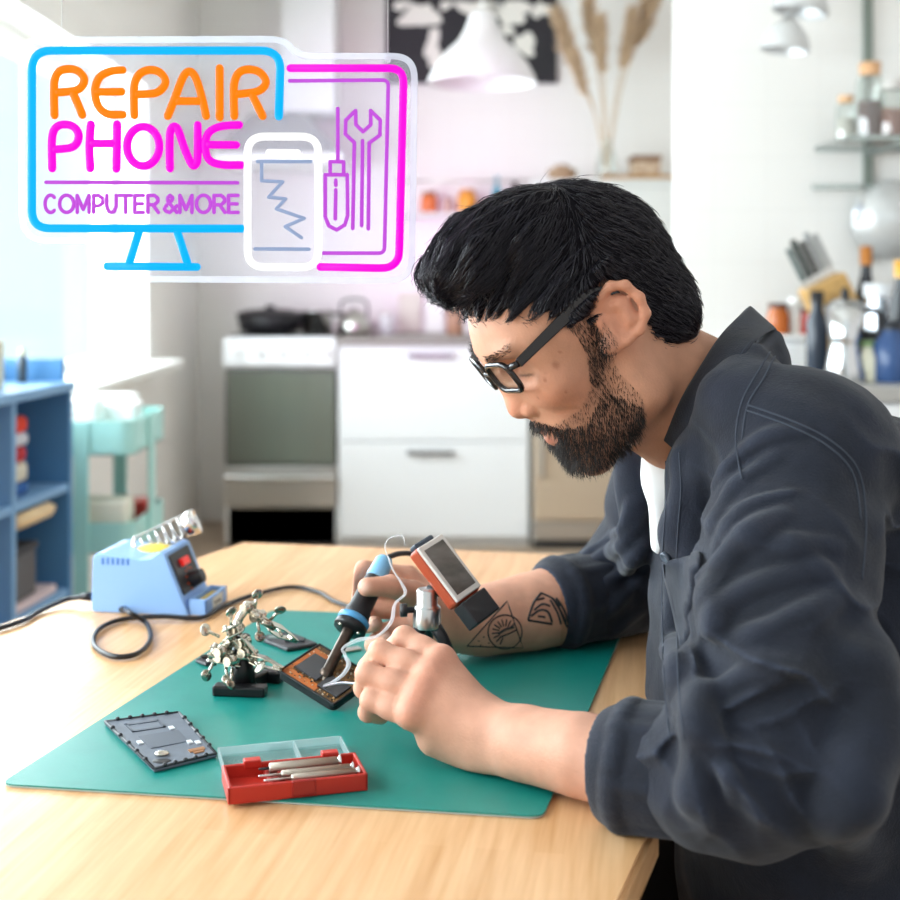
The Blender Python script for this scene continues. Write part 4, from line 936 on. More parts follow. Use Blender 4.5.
MB().box((.003, Lk+.0025, -.014), (Wk+.002, Lk+.028, .002), KM_, bev=.0015).build('mount_clamp', SBK, dc)
hp = KM_ @ Vector((Wk*.25, Lk*.78, -.016)); MB().tube([hp, hp.lerp(Vector((tcx.x, tcx.y, zz(588))), .55), Vector((tcx.x, tcx.y, zz(589)))], .0042, 10).build('mount_post', SBK, dc)
# ================================================================== NEON SIGN hung on two thin wires
SDN = 1.22; SK = SDN/FPX
def sp_(x, y, off=0.0): return Vector(((x-CX)*SK, SDN-off, CAMZ-(y-HY)*SK))
def neon(name, c, strength, c2=None):
    m = bpy.data.materials.new(name); m.use_nodes = True; b = m.node_tree.nodes['Principled BSDF']
    b.inputs['Base Color'].default_value = tuple(v*.04 for v in lin(c)[:3])+(1,); b.inputs['Roughness'].default_value = .6; b.inputs['Specular IOR Level'].default_value = .15
    b.inputs['Emission Color'].default_value = lin(c2 or c); b.inputs['Emission Strength'].default_value = strength
    return m
NB, NO, NM, NW = neon('neon blue', '#00B8FF', .78), neon('neon orange', '#FF8200', .8), neon('neon magenta', '#FF00DC', .8), neon('neon white', '#FFFFFF', .8)
NP, NL = neon('neon violet', '#C650DE', .74), neon('neon pale blue', '#A8BCE2', .58)
sg = thing('neon_sign', sp_(215, 160), 'clear acrylic neon sign reading REPAIR PHONE COMPUTER, hung on two wires', 'neon sign')
def arc_poly(pts):
    """polygon with a rounding radius at every corner: (x, y, r)"""
    o = []; n = len(pts)
    for i in range(n):
        p0, p1, p2 = (Vector(pts[j % n][:2]) for j in (i-1, i, i+1)); r = pts[i][2]
        a = p1+(p0-p1).normalized()*min(r, (p0-p1).length*.49); b = p1+(p2-p1).normalized()*min(r, (p2-p1).length*.49)
        for k in range(9):
            t = k/8; o.append(a*(1-t)**2+p1*2*t*(1-t)+b*t*t)
    return o
outl = [(18, 37, 24), (285, 36, 18), (300, 53, 10), (418, 53, 26), (415, 284, 28), (94, 282, 22), (93, 244, 12), (19, 244, 30)]
pl_ = arc_poly(outl)
pm = MB(); zf, zb_ = .0, -.005
XM = Matrix(((SK, 0, 0, -CX*SK), (0, 0, -1, SDN), (0, -SK, 0, CAMZ+HY*SK), (0, 0, 0, 1)))
pm.prism([(p.x, p.y) for p in pl_], -.005, 0, XM)
ACR = clear_mat('clear acrylic', (252, 252, 255), .035, .13, (235, 238, 245), .06)
pm.build('acrylic_panel', ACR, sg)
inn = []; n = len(pl_)
for i in range(n):
    t = (pl_[(i+1) % n]-pl_[i-1]).normalized(); inn.append(pl_[i]+Vector((-t.y, t.x))*6.5)
eb = MB(); vs_ = []
for z in (.0003, .0009):
    vs_ += [XM @ Vector((p.x, p.y, z)) for p in pl_]+[XM @ Vector((p.x, p.y, z)) for p in inn]
fs = []
for k in range(n):
    j = (k+1) % n
    fs += [[2*n+k, 2*n+j, 3*n+j, 3*n+k], [k, n+k, n+j, j], [k, j, 2*n+j, 2*n+k], [n+k, 3*n+k, 3*n+j, n+j]]
eb.add(vs_, fs); eb.build('frosted_rim', clear_mat('frosted rim', (252, 252, 255), .03, .34, (240, 243, 248), .2), sg)
def tube(pts, w, off=None, sm=True, n=7):
    o = (w*.5*SK+.001) if off is None else off
    q = [sp_(x, y, o) for x, y in pts]
    return (cr(q, n) if sm else q), w*.5*SK
def letter(paths, w, m, name='neon_letter', sm=True):
    b = MB()
    for p in paths:
        closed = p[0] == 'c'; p = p[1:] if closed else p
        q, r = tube(p, w, None, sm)
        if closed: q = cr([sp_(x, y, w*.5*SK+.001) for x, y in p], 7, True); b.tube(q, r, 10, closed=True)
        else:
            if not sm and len(q) < 14:
                for a, c in zip(q[:-1], q[1:]): b.tube([a, c], r, 10)
                for a in q: b.ball(a, r*.995, 6)
            else:
                b.tube(q, r, 10); b.ball(q[0], r*.99, 6); b.ball(q[-1], r*.99, 6)
    return b.build(name, m, sg)
A_ = lambda l: [(20+x/4.5, 40+y/4.5) for x, y in l]
B_ = lambda l: [(220+x/4.5, 40+y/4.5) for x, y in l]
W1_ = 8.2
letter([A_([(162, 342), (160, 240), (163, 185), (182, 147), (222, 134), (265, 142), (293, 172), (290, 205), (264, 228), (220, 236), (175, 240)]), A_([(245, 240), (287, 340)])], W1_, NO)
letter([A_([(467, 139), (412, 145), (366, 170), (346, 215), (346, 262), (363, 307), (402, 336), (468, 339)]), A_([(346, 238), (462, 236)])], W1_, NO)
letter([A_([(520, 342), (518, 240), (525, 187), (550, 152), (592, 138), (635, 150), (659, 185), (650, 216), (620, 240), (572, 247), (530, 248)])], W1_, NO)
letter([A_([(670, 345), (700, 270), (735, 178), (757, 149), (778, 150), (800, 185), (825, 270), (842, 345)]), A_([(712, 278), (815, 278)])], W1_, NO)
letter([[(220.5, 69), (220.5, 118)]], W1_, NO)
letter([B_([(68, 345), (66, 260), (68, 198), (88, 152), (130, 136), (180, 148), (209, 185), (200, 215), (170, 235), (122, 243), (80, 248)]), B_([(148, 250), (195, 345)])], W1_, NO)
letter([A_([(152, 580), (150, 480), (155, 422), (175, 392), (212, 383), (250, 395), (270, 427), (264, 463), (240, 485), (200, 492), (160, 495)])], W1_, NM)
letter([A_([(326, 382), (319, 480), (323, 580)]), A_([(443, 382), (440, 582)]), A_([(325, 468), (440, 468)])], W1_, NM)
letter([['c']+[(20+(560+72*math.cos(a))/4.5, 40+(481+88*math.sin(a))/4.5) for a in [2*PI*k/14 for k in range(14)]]], W1_, NM)
letter([A_([(680, 580), (678, 480), (682, 412), (699, 392), (716, 407), (745, 490), (774, 556), (790, 567), (803, 540), (804, 460), (804, 385)])], W1_, NM)
letter([[(240, 125.5), (222, 127), (210, 133), (206, 146), (210, 160), (222, 165), (242, 165.5)], [(208, 145.2), (237, 145.5)]], W1_, NM)
# small words in violet strokes
def ell(x0, x1, a0=0, a1=2*PI, n=14): return [((x0+x1)/2+(x1-x0)/2*math.cos(a0+(a1-a0)*k/n), 204-8.6*math.sin(a0+(a1-a0)*k/n)) for k in range(n+1)]
t_, b_, m_ = 195.6, 212.6, 204
def gl(ch, x0, x1):
    w = x1-x0
    if ch == 'C': return [ell(x0, x1+1, .85, 2*PI-.85)]
    if ch == 'O': return [['c']+ell(x0, x1)[:-1]]
    if ch == 'M': return [[(x0, b_), (x0, t_), ((x0+x1)/2, b_-3), (x1, t_), (x1, b_)]]
    if ch == 'P': return [[(x0, b_), (x0, t_), (x1-4, t_), (x1, t_+3), (x1, m_-.5), (x1-4, m_+2), (x0, m_+2)]]
    if ch == 'U': return [[(x0, t_), (x0, b_-6), (x0+w*.22, b_-1), (x0+w*.5, b_), (x1-w*.22, b_-1), (x1, b_-6), (x1, t_)]]
    if ch == 'T': return [[(x0, t_), (x1, t_)], [((x0+x1)/2, t_), ((x0+x1)/2, b_)]]
    if ch == 'E': return [[(x1, t_), (x0, t_), (x0, b_), (x1, b_)], [(x0, m_), (x1-1, m_)]]
    if ch == 'R': return [[(x0, b_), (x0, t_), (x1-4, t_), (x1-.5, t_+3), (x1-.5, m_-2), (x1-4, m_+1), (x0, m_+1)], [(x0+w*.5, m_+1), (x1, b_)]]
    if ch == '&': return [[(x1, b_), (x0+w*.28, t_+6), (x0+w*.25, t_+2.5), (x0+w*.45, t_), (x0+w*.66, t_+2.2), (x0+w*.60, t_+5), (x0+w*.2, m_+1), (x0, m_+5), (x0+w*.15, b_-1), (x0+w*.42, b_), (x0+w*.7, b_-3), (x1, m_+2)]]
for ch, x0, x1 in zip('COMPUTER&MORE', (46, 60.5, 78, 94.5, 107.5, 120.5, 135.5, 148.5, 165, 180.5, 197, 214.5, 229), (56, 74.5, 90, 103.5, 117, 132, 144, 159, 177.5, 192.5, 211, 225.5, 238.5)):
    letter(gl(ch, x0, x1), 3.8, NP, sm=ch in 'C')
letter([[(47, 182.5), (238, 183)]], 3.9, NP, 'neon_underline')
def rc(pts, closed=False):
    """rounded polyline: (x, y, r)"""
    o = []; n = len(pts)
    for i in range(n):
        if not closed and i in (0, n-1): o.append(Vector(pts[i][:2])); continue
        p0, p1, p2 = (Vector(pts[j % n][:2]) for j in (i-1, i, i+1)); r = pts[i][2]
        a = p1+(p0-p1).normalized()*r; b = p1+(p2-p1).normalized()*r
        for k in range(8):
            t = k/7; o.append(a*(1-t)**2+p1*2*t*(1-t)+b*t*t)
    return [(v.x, v.y) for v in o]
letter([rc([(279.5, 117, 0), (281.5, 51.5, 20), (33.5, 51.5, 20), (33.5, 228.5, 18), (243, 228.8, 0)])], 8.4, NB, 'neon_monitor_outline', False)
letter([[(140, 232.5), (130.5, 263)], [(178.5, 232.5), (188.5, 263)], [(108.5, 266.3), (198, 267)]], 8, NB, 'neon_monitor_stand', False)
letter([rc([(291, 69, 0), (404, 69, 15), (399, 268.5, 18), (321, 267, 0)])], 8.2, NM, 'neon_tablet_outline', False)
letter([rc([(290, 81.3, 0), (388.5, 80.5, 6), (384.5, 253.2, 6), (322, 253.2, 0)])], 4.0, NP, 'neon_tablet_screen', False)
q = rc([(248.5, 137.2, 17), (319, 137.2, 17), (319, 267.2, 17), (248.5, 267.2, 17)], True)
b = MB(); b.tube([sp_(x, y, 4.6*SK+.001) for x, y in q], 4.0*SK, 10, closed=True); b.build('neon_phone_outline', NW, sg)
letter([[(269.5, 152.8), (298, 153)]], 7, NW, 'neon_phone_speaker', False)
letter([[(258, 161.8), (311, 161.8)], [(255.5, 249), (309, 249.3)]], 3.8, NL, 'neon_phone_lines', False)
letter([[(262, 163), (262, 181), (283, 182), (269, 197.3), (286, 199), (276.7, 209), (304.5, 218.5), (285.5, 226.7), (301.8, 237.8)]], 3.6, NL, 'neon_crack_line', False)
letter([[(338, 109), (338, 161)], [(330.4, 174), (330.4, 162), (343.8, 162), (343.8, 174)], [(325.5, 175), (347.5, 175), (347.8, 216), (345, 225), (337, 230), (329, 226), (325.5, 217), (325.5, 175)], [(336, 180.5), (336, 185.5)], [(336, 190), (335.5, 219)]], 3.9, NP, 'neon_screwdriver', False)
letter([[(353, 228.5), (354.5, 142.7), (345.5, 134.5), (346, 120.5), (355.8, 111), (356, 125), (363.3, 132), (371, 125), (370.7, 111), (380.5, 120.5), (380, 135.5), (369.3, 143.3), (368.5, 229)], [(362.7, 141), (361.8, 225.5)]], 3.9, NP, 'neon_wrench', False)
for x, y in ((62, 44), (388, 59)):
    p = sp_(x, y); w_ = MB().tube([p+Vector((0, 0, -.002)), Vector((p.x, p.y, 2.62))], .00035, 6)
    w_.build('hanging_wire', mat('thin wire', '#D5D8DA', .3, .6), sg)
    MB().cyl(p+Vector((0, -.003, 0)), p+Vector((0, .008, 0)), .0025, n=14).build('wire_clip', clear_mat('clip clear', (240, 240, 245), .1, .3), sg)
# added magenta spot behind the sign, puts the pink tint on the kitchen wall
def spot(name, loc, target, power, c, angle, blend=1.0):
    l = bpy.data.lights.new(name, 'SPOT'); l.energy = power; l.color = lin(c)[:3]; l.spot_size = angle; l.spot_blend = blend; l.shadow_soft_size = 0
    o = bpy.data.objects.new(name, l); COL.objects.link(o); o.location = loc
    d = (Vector(target)-Vector(loc)).normalized(); o.rotation_euler = d.to_track_quat('-Z', 'Y').to_euler(); return o
spot('added_pink_spot', sp_(370, 190, -.03), P(405, 190, 6.1), 110, '#FF5AF0', .46)
# ================================================================== THE MAN
import openvdb
f32 = np.float32
class Vol:
    """signed distance volume that is turned into one smooth mesh"""
    def __init__(s, lo, hi, h):
        s.lo = np.array(lo, f32); s.h = h; s.n = np.ceil((np.array(hi)-np.array(lo))/h).astype(int)+1
        s.D = np.full(s.n, .05, f32); s.ax = [s.lo[i]+h*np.arange(s.n[i], dtype=f32) for i in range(3)]
    def sub(s, lo, hi):
        a = [max(0, int((lo[i]-s.lo[i])/s.h)) for i in range(3)]; b = [min(int(s.n[i]), int((hi[i]-s.lo[i])/s.h)+2) for i in range(3)]
        if any(b[i] <= a[i] for i in range(3)): return None
        sl = tuple(slice(a[i], b[i]) for i in range(3))
        return sl, s.ax[0][sl[0]][:, None, None], s.ax[1][sl[1]][None, :, None], s.ax[2][sl[2]][None, None, :]
    def op(s, f, lo, hi, k, mode='u'):
        r = s.sub(lo, hi)
        if r is None: return
        sl, X, Y, Z = r; d = f(X, Y, Z); D = s.D[sl]
        if mode == 'u': h = np.maximum(k-np.abs(D-d), 0)/max(k, 1e-6); s.D[sl] = np.minimum(D, d)-h*h*k*.25
        elif mode == 's': d = -d; h = np.maximum(k-np.abs(D-d), 0)/max(k, 1e-6); s.D[sl] = np.maximum(D, d)+h*h*k*.25
        elif mode == 'i': h = np.maximum(k-np.abs(D-d), 0)/max(k, 1e-6); s.D[sl] = np.maximum(D, d)+h*h*k*.25
    def cap(s, a, b, ra, rb=None, k=.01, mode='u'):
        rb = ra if rb is None else rb; a = np.array(a, f32); b = np.array(b, f32); ab = b-a; L = float(ab@ab)+1e-12
        def f(X, Y, Z):
            t = np.clip(((X-a[0])*ab[0]+(Y-a[1])*ab[1]+(Z-a[2])*ab[2])/L, 0, 1)
            return np.sqrt((X-a[0]-t*ab[0])**2+(Y-a[1]-t*ab[1])**2+(Z-a[2]-t*ab[2])**2)-(ra+(rb-ra)*t)
        m = max(ra, rb)+k+4*s.h
        s.op(f, np.minimum(a, b)-m, np.maximum(a, b)+m, k, mode)
    def chain(s, pts, k=.01, mode='u'):
        for (a, ra), (b, rb) in zip(pts[:-1], pts[1:]): s.cap(a, b, ra, rb, k, mode)
    def ell(s, c, r, R=None, k=.01, mode='u'):
        c = np.array(c, f32); r = np.array(r, f32); R = np.eye(3) if R is None else np.array(R)
        def f(X, Y, Z):
            dx, dy, dz = X-c[0], Y-c[1], Z-c[2]
            q = [(dx*R[0, i]+dy*R[1, i]+dz*R[2, i])/r[i] for i in range(3)]
            k0 = np.sqrt(q[0]**2+q[1]**2+q[2]**2)+1e-9; k1 = np.sqrt((q[0]/r[0])**2+(q[1]/r[1])**2+(q[2]/r[2])**2)+1e-9
            return k0*(k0-1)/k1
        e = np.sqrt((R**2)@(r**2))+k+4*s.h
        s.op(f, c-e, c+e, k, mode)
    def sample(s, p):
        q = (np.asarray(p, f32)-s.lo)/s.h; i = np.floor(q).astype(int); i = np.clip(i, 0, np.array(s.n)-2); t = np.clip(q-i, 0, 1)
        D = s.D; x, y, z = i[..., 0], i[..., 1], i[..., 2]; u, v, w = t[..., 0], t[..., 1], t[..., 2]
        c = lambda a, b, e: D[x+a, y+b, z+e]
        return ((c(0,0,0)*(1-w)+c(0,0,1)*w)*(1-v)+(c(0,1,0)*(1-w)+c(0,1,1)*w)*v)*(1-u)+((c(1,0,0)*(1-w)+c(1,0,1)*w)*(1-v)+(c(1,1,0)*(1-w)+c(1,1,1)*w)*v)*u
    def normal(s, p, e=None):
        e = e or s.h*1.5; p = np.asarray(p, f32); g = np.stack([s.sample(p+np.eye(3, dtype=f32)[i]*e)-s.sample(p-np.eye(3, dtype=f32)[i]*e) for i in range(3)], -1)
        return g/(np.linalg.norm(g, axis=-1, keepdims=True)+1e-9)
    def hit(s, px, py, d0, d1):
        """first surface point seen along the line of sight at (px,py)"""
        t = np.arange(d0, d1, s.h*.5); o = np.stack([(px-CX)/FPX*t, t, CAMZ-(py-HY)/FPX*t], -1); v = s.sample(o)
        j = np.argmax(v < 0)
        if v[j] >= 0: return None
        if j == 0: return o[0]
        a = v[j-1]/(v[j-1]-v[j]+1e-9); return o[j-1]*(1-a)+o[j]*a
    def mesh(s):
        g = openvdb.FloatGrid(3*s.h); g.copyFromArray(np.clip(s.D, -3*s.h, 3*s.h)); p, q = g.convertToQuads(0.0)
        p = np.asarray(p)*s.h+s.lo
        v0, v1, v2 = p[q[:, 0]], p[q[:, 1]], p[q[:, 2]]
        c = np.cross(v1-v0, v2-v0); n = s.normal(v0)
        if float((c*n).sum()) < 0: q = q[:, ::-1]
        return p, q
def obj_from(name, p, q, m, parent):
    me = bpy.data.meshes.new(name); me.from_pydata(p.astype(float).tolist(), [], q.tolist())
    me.polygons.foreach_set('use_smooth', np.ones(len(me.polygons), bool)); me.materials.append(m); me.update()
    o = bpy.data.objects.new(name, me); COL.objects.link(o)
    if parent is not None: o.parent = parent; o.matrix_parent_inverse = world_of(parent).inverted()
    return o
A3 = lambda v: np.array(v, float)
# ---------------------------------------------------------------- head frame
pit, yaw = math.radians(40), math.radians(15)
hh_ = A3((-math.cos(yaw), -math.sin(yaw), 0)); zz_ = A3((0, 0, 1))
hf = hh_*math.cos(pit)-zz_*math.sin(pit); hu = hh_*math.sin(pit)+zz_*math.cos(pit); hl = np.cross(hu, hf)
HR = np.stack([hf, hl, hu], 1); HC = A3(P(618, 322, 1.2-.075*math.cos(yaw)))-hl*.075
def W(x, y, z): return HC+HR@A3((x, y, z))
def HLo(px, py, y):
    """head-local point seen at (px,py) with sideways offset y"""
    o = A3((0, 0, CAMZ)); d = A3(P(px, py, 1))-o; t = ((HC+hl*y-o)@hl)/(d@hl); return HR.T@(o+t*d-HC)
def HW(px, py, y): return HC+HR@HLo(px, py, y)
man = thing('person', (.45, 1.26, 0), 'man in a dark denim shirt and glasses soldering at the table', 'person')
# ---------------------------------------------------------------- body (one continuous surface)
B = Vol((-.10, .86, .69), (.60, 1.64, 1.31), .0021)
def he(c, r, k=.012, mode='u', R=None): B.ell(W(*c), r, HR if R is None else HR@R, k, mode)
def hc(a, b, ra, rb=None, k=.008, mode='u'): B.cap(W(*a), W(*b), ra, rb, k, mode)
def Ry(a): c, s_ = math.cos(a), math.sin(a); return np.array([[c, 0, s_], [0, 1, 0], [-s_, 0, c]])
def Rz(a): c, s_ = math.cos(a), math.sin(a); return np.array([[c, -s_, 0], [s_, c, 0], [0, 0, 1]])
# skull and face
he((-.006, 0, .030), (.090, .074, .078), .01)
he((-.042, 0, -.018), (.047, .058, .052), .03)
he((.047, 0, .024), (.0525, .066, .060), .03)                 # forehead and temples
he((.050, 0, -.035), (.044, .055, .060), .03)                # mid face
for s_ in (1, -1):
    hc((.012, .052*s_, -.070), (.074, .020*s_, -.094), .017, .016, .03)   # jaw
    hc((.004, .058*s_, -.020), (.012, .052*s_, -.068), .014, .016, .03)
    he((.070, .043*s_, -.012), (.016, .018, .014), .022)         # cheek bone
    he((.083, .026*s_, .037), (.010, .024, .0065), .012)         # brow ridge
he((.080, 0, -.098), (.013, .020, .014), .022)                # chin
he((.074, 0, -.056), (.022, .032, .026), .02)                 # mouth mound
for s_ in (1, -1): he((.090, .034*s_, .016), (.012, .018, .012), .014, 's')   # eye sockets
for s_ in (1, -1): he((.071, .032*s_, .014), (.0145, .0155, .0135), .006)  # eyeballs under lids
for s_ in (1, -1): hc((.0845, .020*s_, .0095), (.0795, .046*s_, .0085), .0016, .0012, .003)   # lower edge of upper lid
# nose
hc((.087, 0, .028), (.0965, 0, -.008), .0075, .0092, .014); he((.0995, 0, -.0185), (.0125, .0122, .0112), .009)
for s_ in (1, -1):
    he((.0925, .0130*s_, -.0230), (.0120, .0082, .0090), .0035); he((.0975, .0068*s_, -.0312), (.0052, .0034, .0042), .003, 's')
hc((.094, 0, -.026), (.091, 0, -.040), .005, .0065, .008)
# lips
hc((.0945, 0, -.0475), (.0815, .022, -.0535), .0058, .003, .005); hc((.0945, 0, -.0475), (.0815, -.022, -.0535), .0058, .003, .005)
hc((.0935, 0, -.0605), (.0810, .020, -.0570), .0068, .003, .005); hc((.0935, 0, -.0605), (.0810, -.020, -.0570), .0068, .003, .005)
hc((.0985, .000, -.0545), (.083, .023, -.0552), .0011, .0011, .003, 's'); hc((.0985, .000, -.0545), (.083, -.023, -.0552), .0011, .0011, .003, 's')
# ears
for s_ in (1, -1):
    def EP(px, py, y): 
        v = HLo(px, py, .078); return (v[0], y*s_, v[2])
    rim = [(599, 318, .070), (599, 298, .077), (608, 286, .083), (621, 285, .087), (634, 297, .090), (640, 313, .090), (636, 329, .087), (624, 341, .083), (613, 349, .079)]
    base = [(608, 305, .070), (620, 318, .074), (614, 335, .073)]
    for a_, b_ in zip(base[:-1], base[1:]): B.cap(W(*EP(*a_)), W(*EP(*b_)), .010, .010, .008)
    B.cap(W(*EP(618, 303, .078)), W(*EP(625, 318, .080)), .009, .009, .006)
    for a_, b_ in zip(rim[:-1], rim[1:]): B.cap(W(*EP(*a_)), W(*EP(*b_)), .0042, .0042, .004)
    B.cap(W(*EP(611, 343, .077)), W(*EP(609, 347, .077)), .0075, .0068, .006)
    B.cap(W(*EP(623, 301, .0835)), W(*EP(629, 318, .085)), .0036, .0036, .005)
    B.cap(W(*EP(629, 318, .085)), W(*EP(618, 334, .081)), .0036, .0036, .005)
    B.cap(W(*EP(612, 316, .088)), W(*EP(617, 328, .088)), .0062, .0052, .004, 's')
    B.cap(W(*EP(613, 298, .090)), W(*EP(625, 294, .0935)), .0032, .0028, .003, 's')
    B.cap(W(*EP(601, 322, .0755)), W(*EP(603, 329, .0755)), .0052, .0045, .005)
# neck
NB_ = A3(P(728, 412, 1.245))
B.cap(P(640, 364, 1.213), NB_, .053, .060, .02)
B.cap(W(.012, 0, -.085), NB_+A3((-.03, 0, -.025)), .036, .048, .03)
# trunk under the clothes
SHL, SHR = A3((.300, 1.100, 1.000)), A3((.285, 1.420, 1.000))
B.cap(NB_+A3((.01, 0, -.03)), SHL, .046, .050, .03); B.cap(NB_+A3((.01, 0, -.03)), SHR, .046, .050, .03)
B.ell((.345, 1.25, .86), (.115, .165, .135), k=.04); B.ell((.36, 1.25, .76), (.115, .15, .16), k=.04)
ELL, ELR = A3((.236, .938, .802)), A3((.225, 1.53, .802))
B.cap(SHL, ELL, .050, .043, .02); B.cap(SHR, ELR, .050, .043, .02)
# left forearm (near)
WL = A3(P(488, 737, 1.08))
B.chain([(ELL, .043), (A3((.165, .985, .772)), .0345), (A3((.105, 1.025, .775)), .0325), (WL*.6+A3((.105, 1.025, .776))*.4, .0295)], .003)
B.cap(WL*.6+A3((.105, 1.025, .776))*.4+A3((0, 0, .006)), WL+A3((0, 0, .008)), .0235, .0225, .006); B.cap(WL*.6+A3((.105, 1.025, .776))*.4-A3((0, 0, .006)), WL-A3((0, 0, .008)), .0235, .0225, .006)
# right forearm (far, tattooed)
WR = A3(P(446, 622, 1.388))
B.chain([(ELR, .048), (A3((.155, 1.475, .790)), .046), (A3((.085, 1.437, .782)), .0425), (A3((.035, 1.41, .780)), .0375), (WR, .031)], .003)
q3 = lambda px, py, d: A3(P(px, py, d))
# left hand
def digit(pts, k=.0035, first=.010):
    for i, ((a, ra), (b, rb)) in enumerate(zip(pts[:-1], pts[1:])): B.cap(a, b, ra, rb, first if i == 0 else k)
LM_ = [q3(441, 661, 1.117), q3(431, 674, 1.102), q3(420, 693, 1.090), q3(411, 714, 1.082)]
LW_ = [q3(484, 719, 1.090), q3(486, 729, 1.080), q3(487, 741, 1.077), q3(487, 751, 1.084)]
for a, b, r0, r1 in zip(LW_, LM_, (.016, .017, .017, .016), (.0125, .0125, .012, .0115)): B.cap(a, b, r0, r1, .014)
B.cap(q3(470, 745, 1.092), q3(436, 737, 1.092), .021, .0165, .014)             # outer edge of the hand
B.cap(q3(475, 722, 1.105), q3(440, 692, 1.140), .019, .016, .014)                # ball of the thumb
for m in LM_: B.cap(m+A3((0, -.0025, .002)), m+A3((0, -.0028, .0022)), .0115, .0115, .008)
fing = []
for mcp, pts in zip(LM_, (
    [(q3(404, 638, 1.137), .0102), (q3(386, 655, 1.165), .0092), (q3(386, 676, 1.172), .0080)],
    [(q3(380, 652, 1.120), .0102), (q3(368, 668, 1.147), .0093), (q3(377, 684, 1.162), .0082)],
    [(q3(367, 674, 1.106), .0099), (q3(364, 688, 1.128), .0090), (q3(379, 696, 1.148), .0078)],
    [(q3(371, 700, 1.097), .0092), (q3(368, 712, 1.113), .0084), (q3(381, 716, 1.132), .0072)])):
    rs = [(mcp, .0118)]+pts; prev = None
    F = Vol.__new__(Vol)
    B.cap(rs[0][0], rs[1][0], rs[0][1], rs[1][1]*.94, .0032)
    mid = (rs[0][0]+rs[1][0])/2; B.cap(mid, mid+A3((.0005, 0, 0)), rs[1][1]*1.02, rs[1][1]*1.02, .006)
    B.cap(rs[1][0], rs[1][0]+A3((.0008, 0, 0)), rs[1][1]*1.0, None, .004)
    B.cap(rs[1][0], rs[2][0], rs[1][1]*.93, rs[2][1], .0028); B.cap(rs[2][0], rs[3][0], rs[2][1], rs[3][1], .0028)
B.cap(q3(450, 700, 1.135), q3(422, 690, 1.165), .0145, .0125, .010); B.cap(q3(422, 690, 1.165), q3(402, 684, 1.180), .0118, .0105, .004); B.cap(q3(402, 684, 1.180), q3(388, 684, 1.184), .0102, .0085, .004)
# right hand round the iron handle
RM_ = [q3(408, 577, 1.392), q3(408, 592, 1.398), q3(412, 608, 1.398), q3(419, 624, 1.390)]
for m, r1 in zip(RM_, (.0125, .0125, .012, .0115)): B.cap(WR, m, .021, r1, .014)
B.cap(q3(440, 610, 1.372), q3(412, 594, 1.352), .019, .0135, .014)              # thumb root
B.cap(q3(412, 594, 1.352), q3(391, 586, 1.322), .0128, .0110, .005); B.cap(q3(391, 586, 1.322), q3(367, 587, 1.302), .0106, .0094, .004)
for mcp, pts in zip(RM_, (
    [(q3(364, 570, 1.376), .0100), (q3(348, 584, 1.350), .0092), (q3(351, 599, 1.330), .0082)],
    [(q3(348, 584, 1.386), .0102), (q3(335, 599, 1.360), .0094), (q3(344, 611, 1.337), .0084)],
    [(q3(368, 610, 1.390), .0098), (q3(360, 626, 1.366), .0090), (q3(375, 624, 1.338), .0080)],
    [(q3(382, 632, 1.380), .0092), (q3(373, 645, 1.360), .0085), (q3(388, 637, 1.338), .0074)])):
    rs = [(mcp, .0118)]+pts
    for i in range(3): B.cap(rs[i][0], rs[i+1][0], rs[i][1], rs[i+1][1], .0032)
# forearms rest on the mat and table
B.op(lambda X, Y, Z: (TZ+.0034)-Z+0*X+0*Y, (-.1, .86, .69), (.16, 1.64, .80), .006, 'i')
bp, bq = B.mesh()
# ---- skin
SK_ = bpy.data.materials.new('skin'); SK_.use_nodes = True; nt = SK_.node_tree; bs_ = nt.nodes['Principled BSDF']
at = nt.nodes.new('ShaderNodeAttribute'); at.attribute_name = 'tint'
tc = nt.nodes.new('ShaderNodeTexCoord'); nz_ = nt.nodes.new('ShaderNodeTexNoise'); nz_.inputs['Scale'].default_value = 55; nz_.inputs['Detail'].default_value = 4
nt.links.new(tc.outputs['Object'], nz_.inputs['Vector'])
mr = nt.nodes.new('ShaderNodeMapRange'); mr.inputs[1].default_value = .3; mr.inputs[2].default_value = .7; mr.inputs[3].default_value = .90; mr.inputs[4].default_value = 1.06; nt.links.new(nz_.outputs['Fac'], mr.inputs[0])
vm = nt.nodes.new('ShaderNodeVectorMath'); vm.operation = 'SCALE'; nt.links.new(at.outputs['Color'], vm.inputs[0]); nt.links.new(mr.outputs[0], vm.inputs['Scale'])
nt.links.new(vm.outputs[0], bs_.inputs['Base Color'])
bs_.inputs['Roughness'].default_value = .58; bs_.inputs['Specular IOR Level'].default_value = .4
bs_.inputs['Subsurface Weight'].default_value = .12; bs_.inputs['Subsurface Radius'].default_value = (.006, .0025, .0015); bs_.inputs['Subsurface Scale'].default_value = 1
n2 = nt.nodes.new('ShaderNodeTexNoise'); n2.inputs['Scale'].default_value = 420; n2.inputs['Detail'].default_value = 3; nt.links.new(tc.outputs['Object'], n2.inputs['Vector'])
bpn = nt.nodes.new('ShaderNodeBump'); bpn.inputs['Strength'].default_value = .25; bpn.inputs['Distance'].default_value = .0015; nt.links.new(n2.outputs['Fac'], bpn.inputs['Height']); nt.links.new(bpn.outputs[0], bs_.inputs['Normal'])
body = obj_from('body', bp, bq, SK_, man)
loc = (bp-HC)@HR                                            # head-local coordinates of every vertex
col = np.tile(np.array(lin('#BF8B70')[:3]), (len(bp), 1))
def paint(w, c): 
    global col
    w = np.clip(w, 0, 1)[:, None]; col = col*(1-w)+np.array(lin(c)[:3])*w
def near(c, r): return np.clip(1.4-np.linalg.norm((loc-np.array(c))/np.array(r), axis=1), 0, 1)
hands = (bp[:, 0] < .12) & (bp[:, 2] < .86); paint(hands*1.0, '#D09C84')
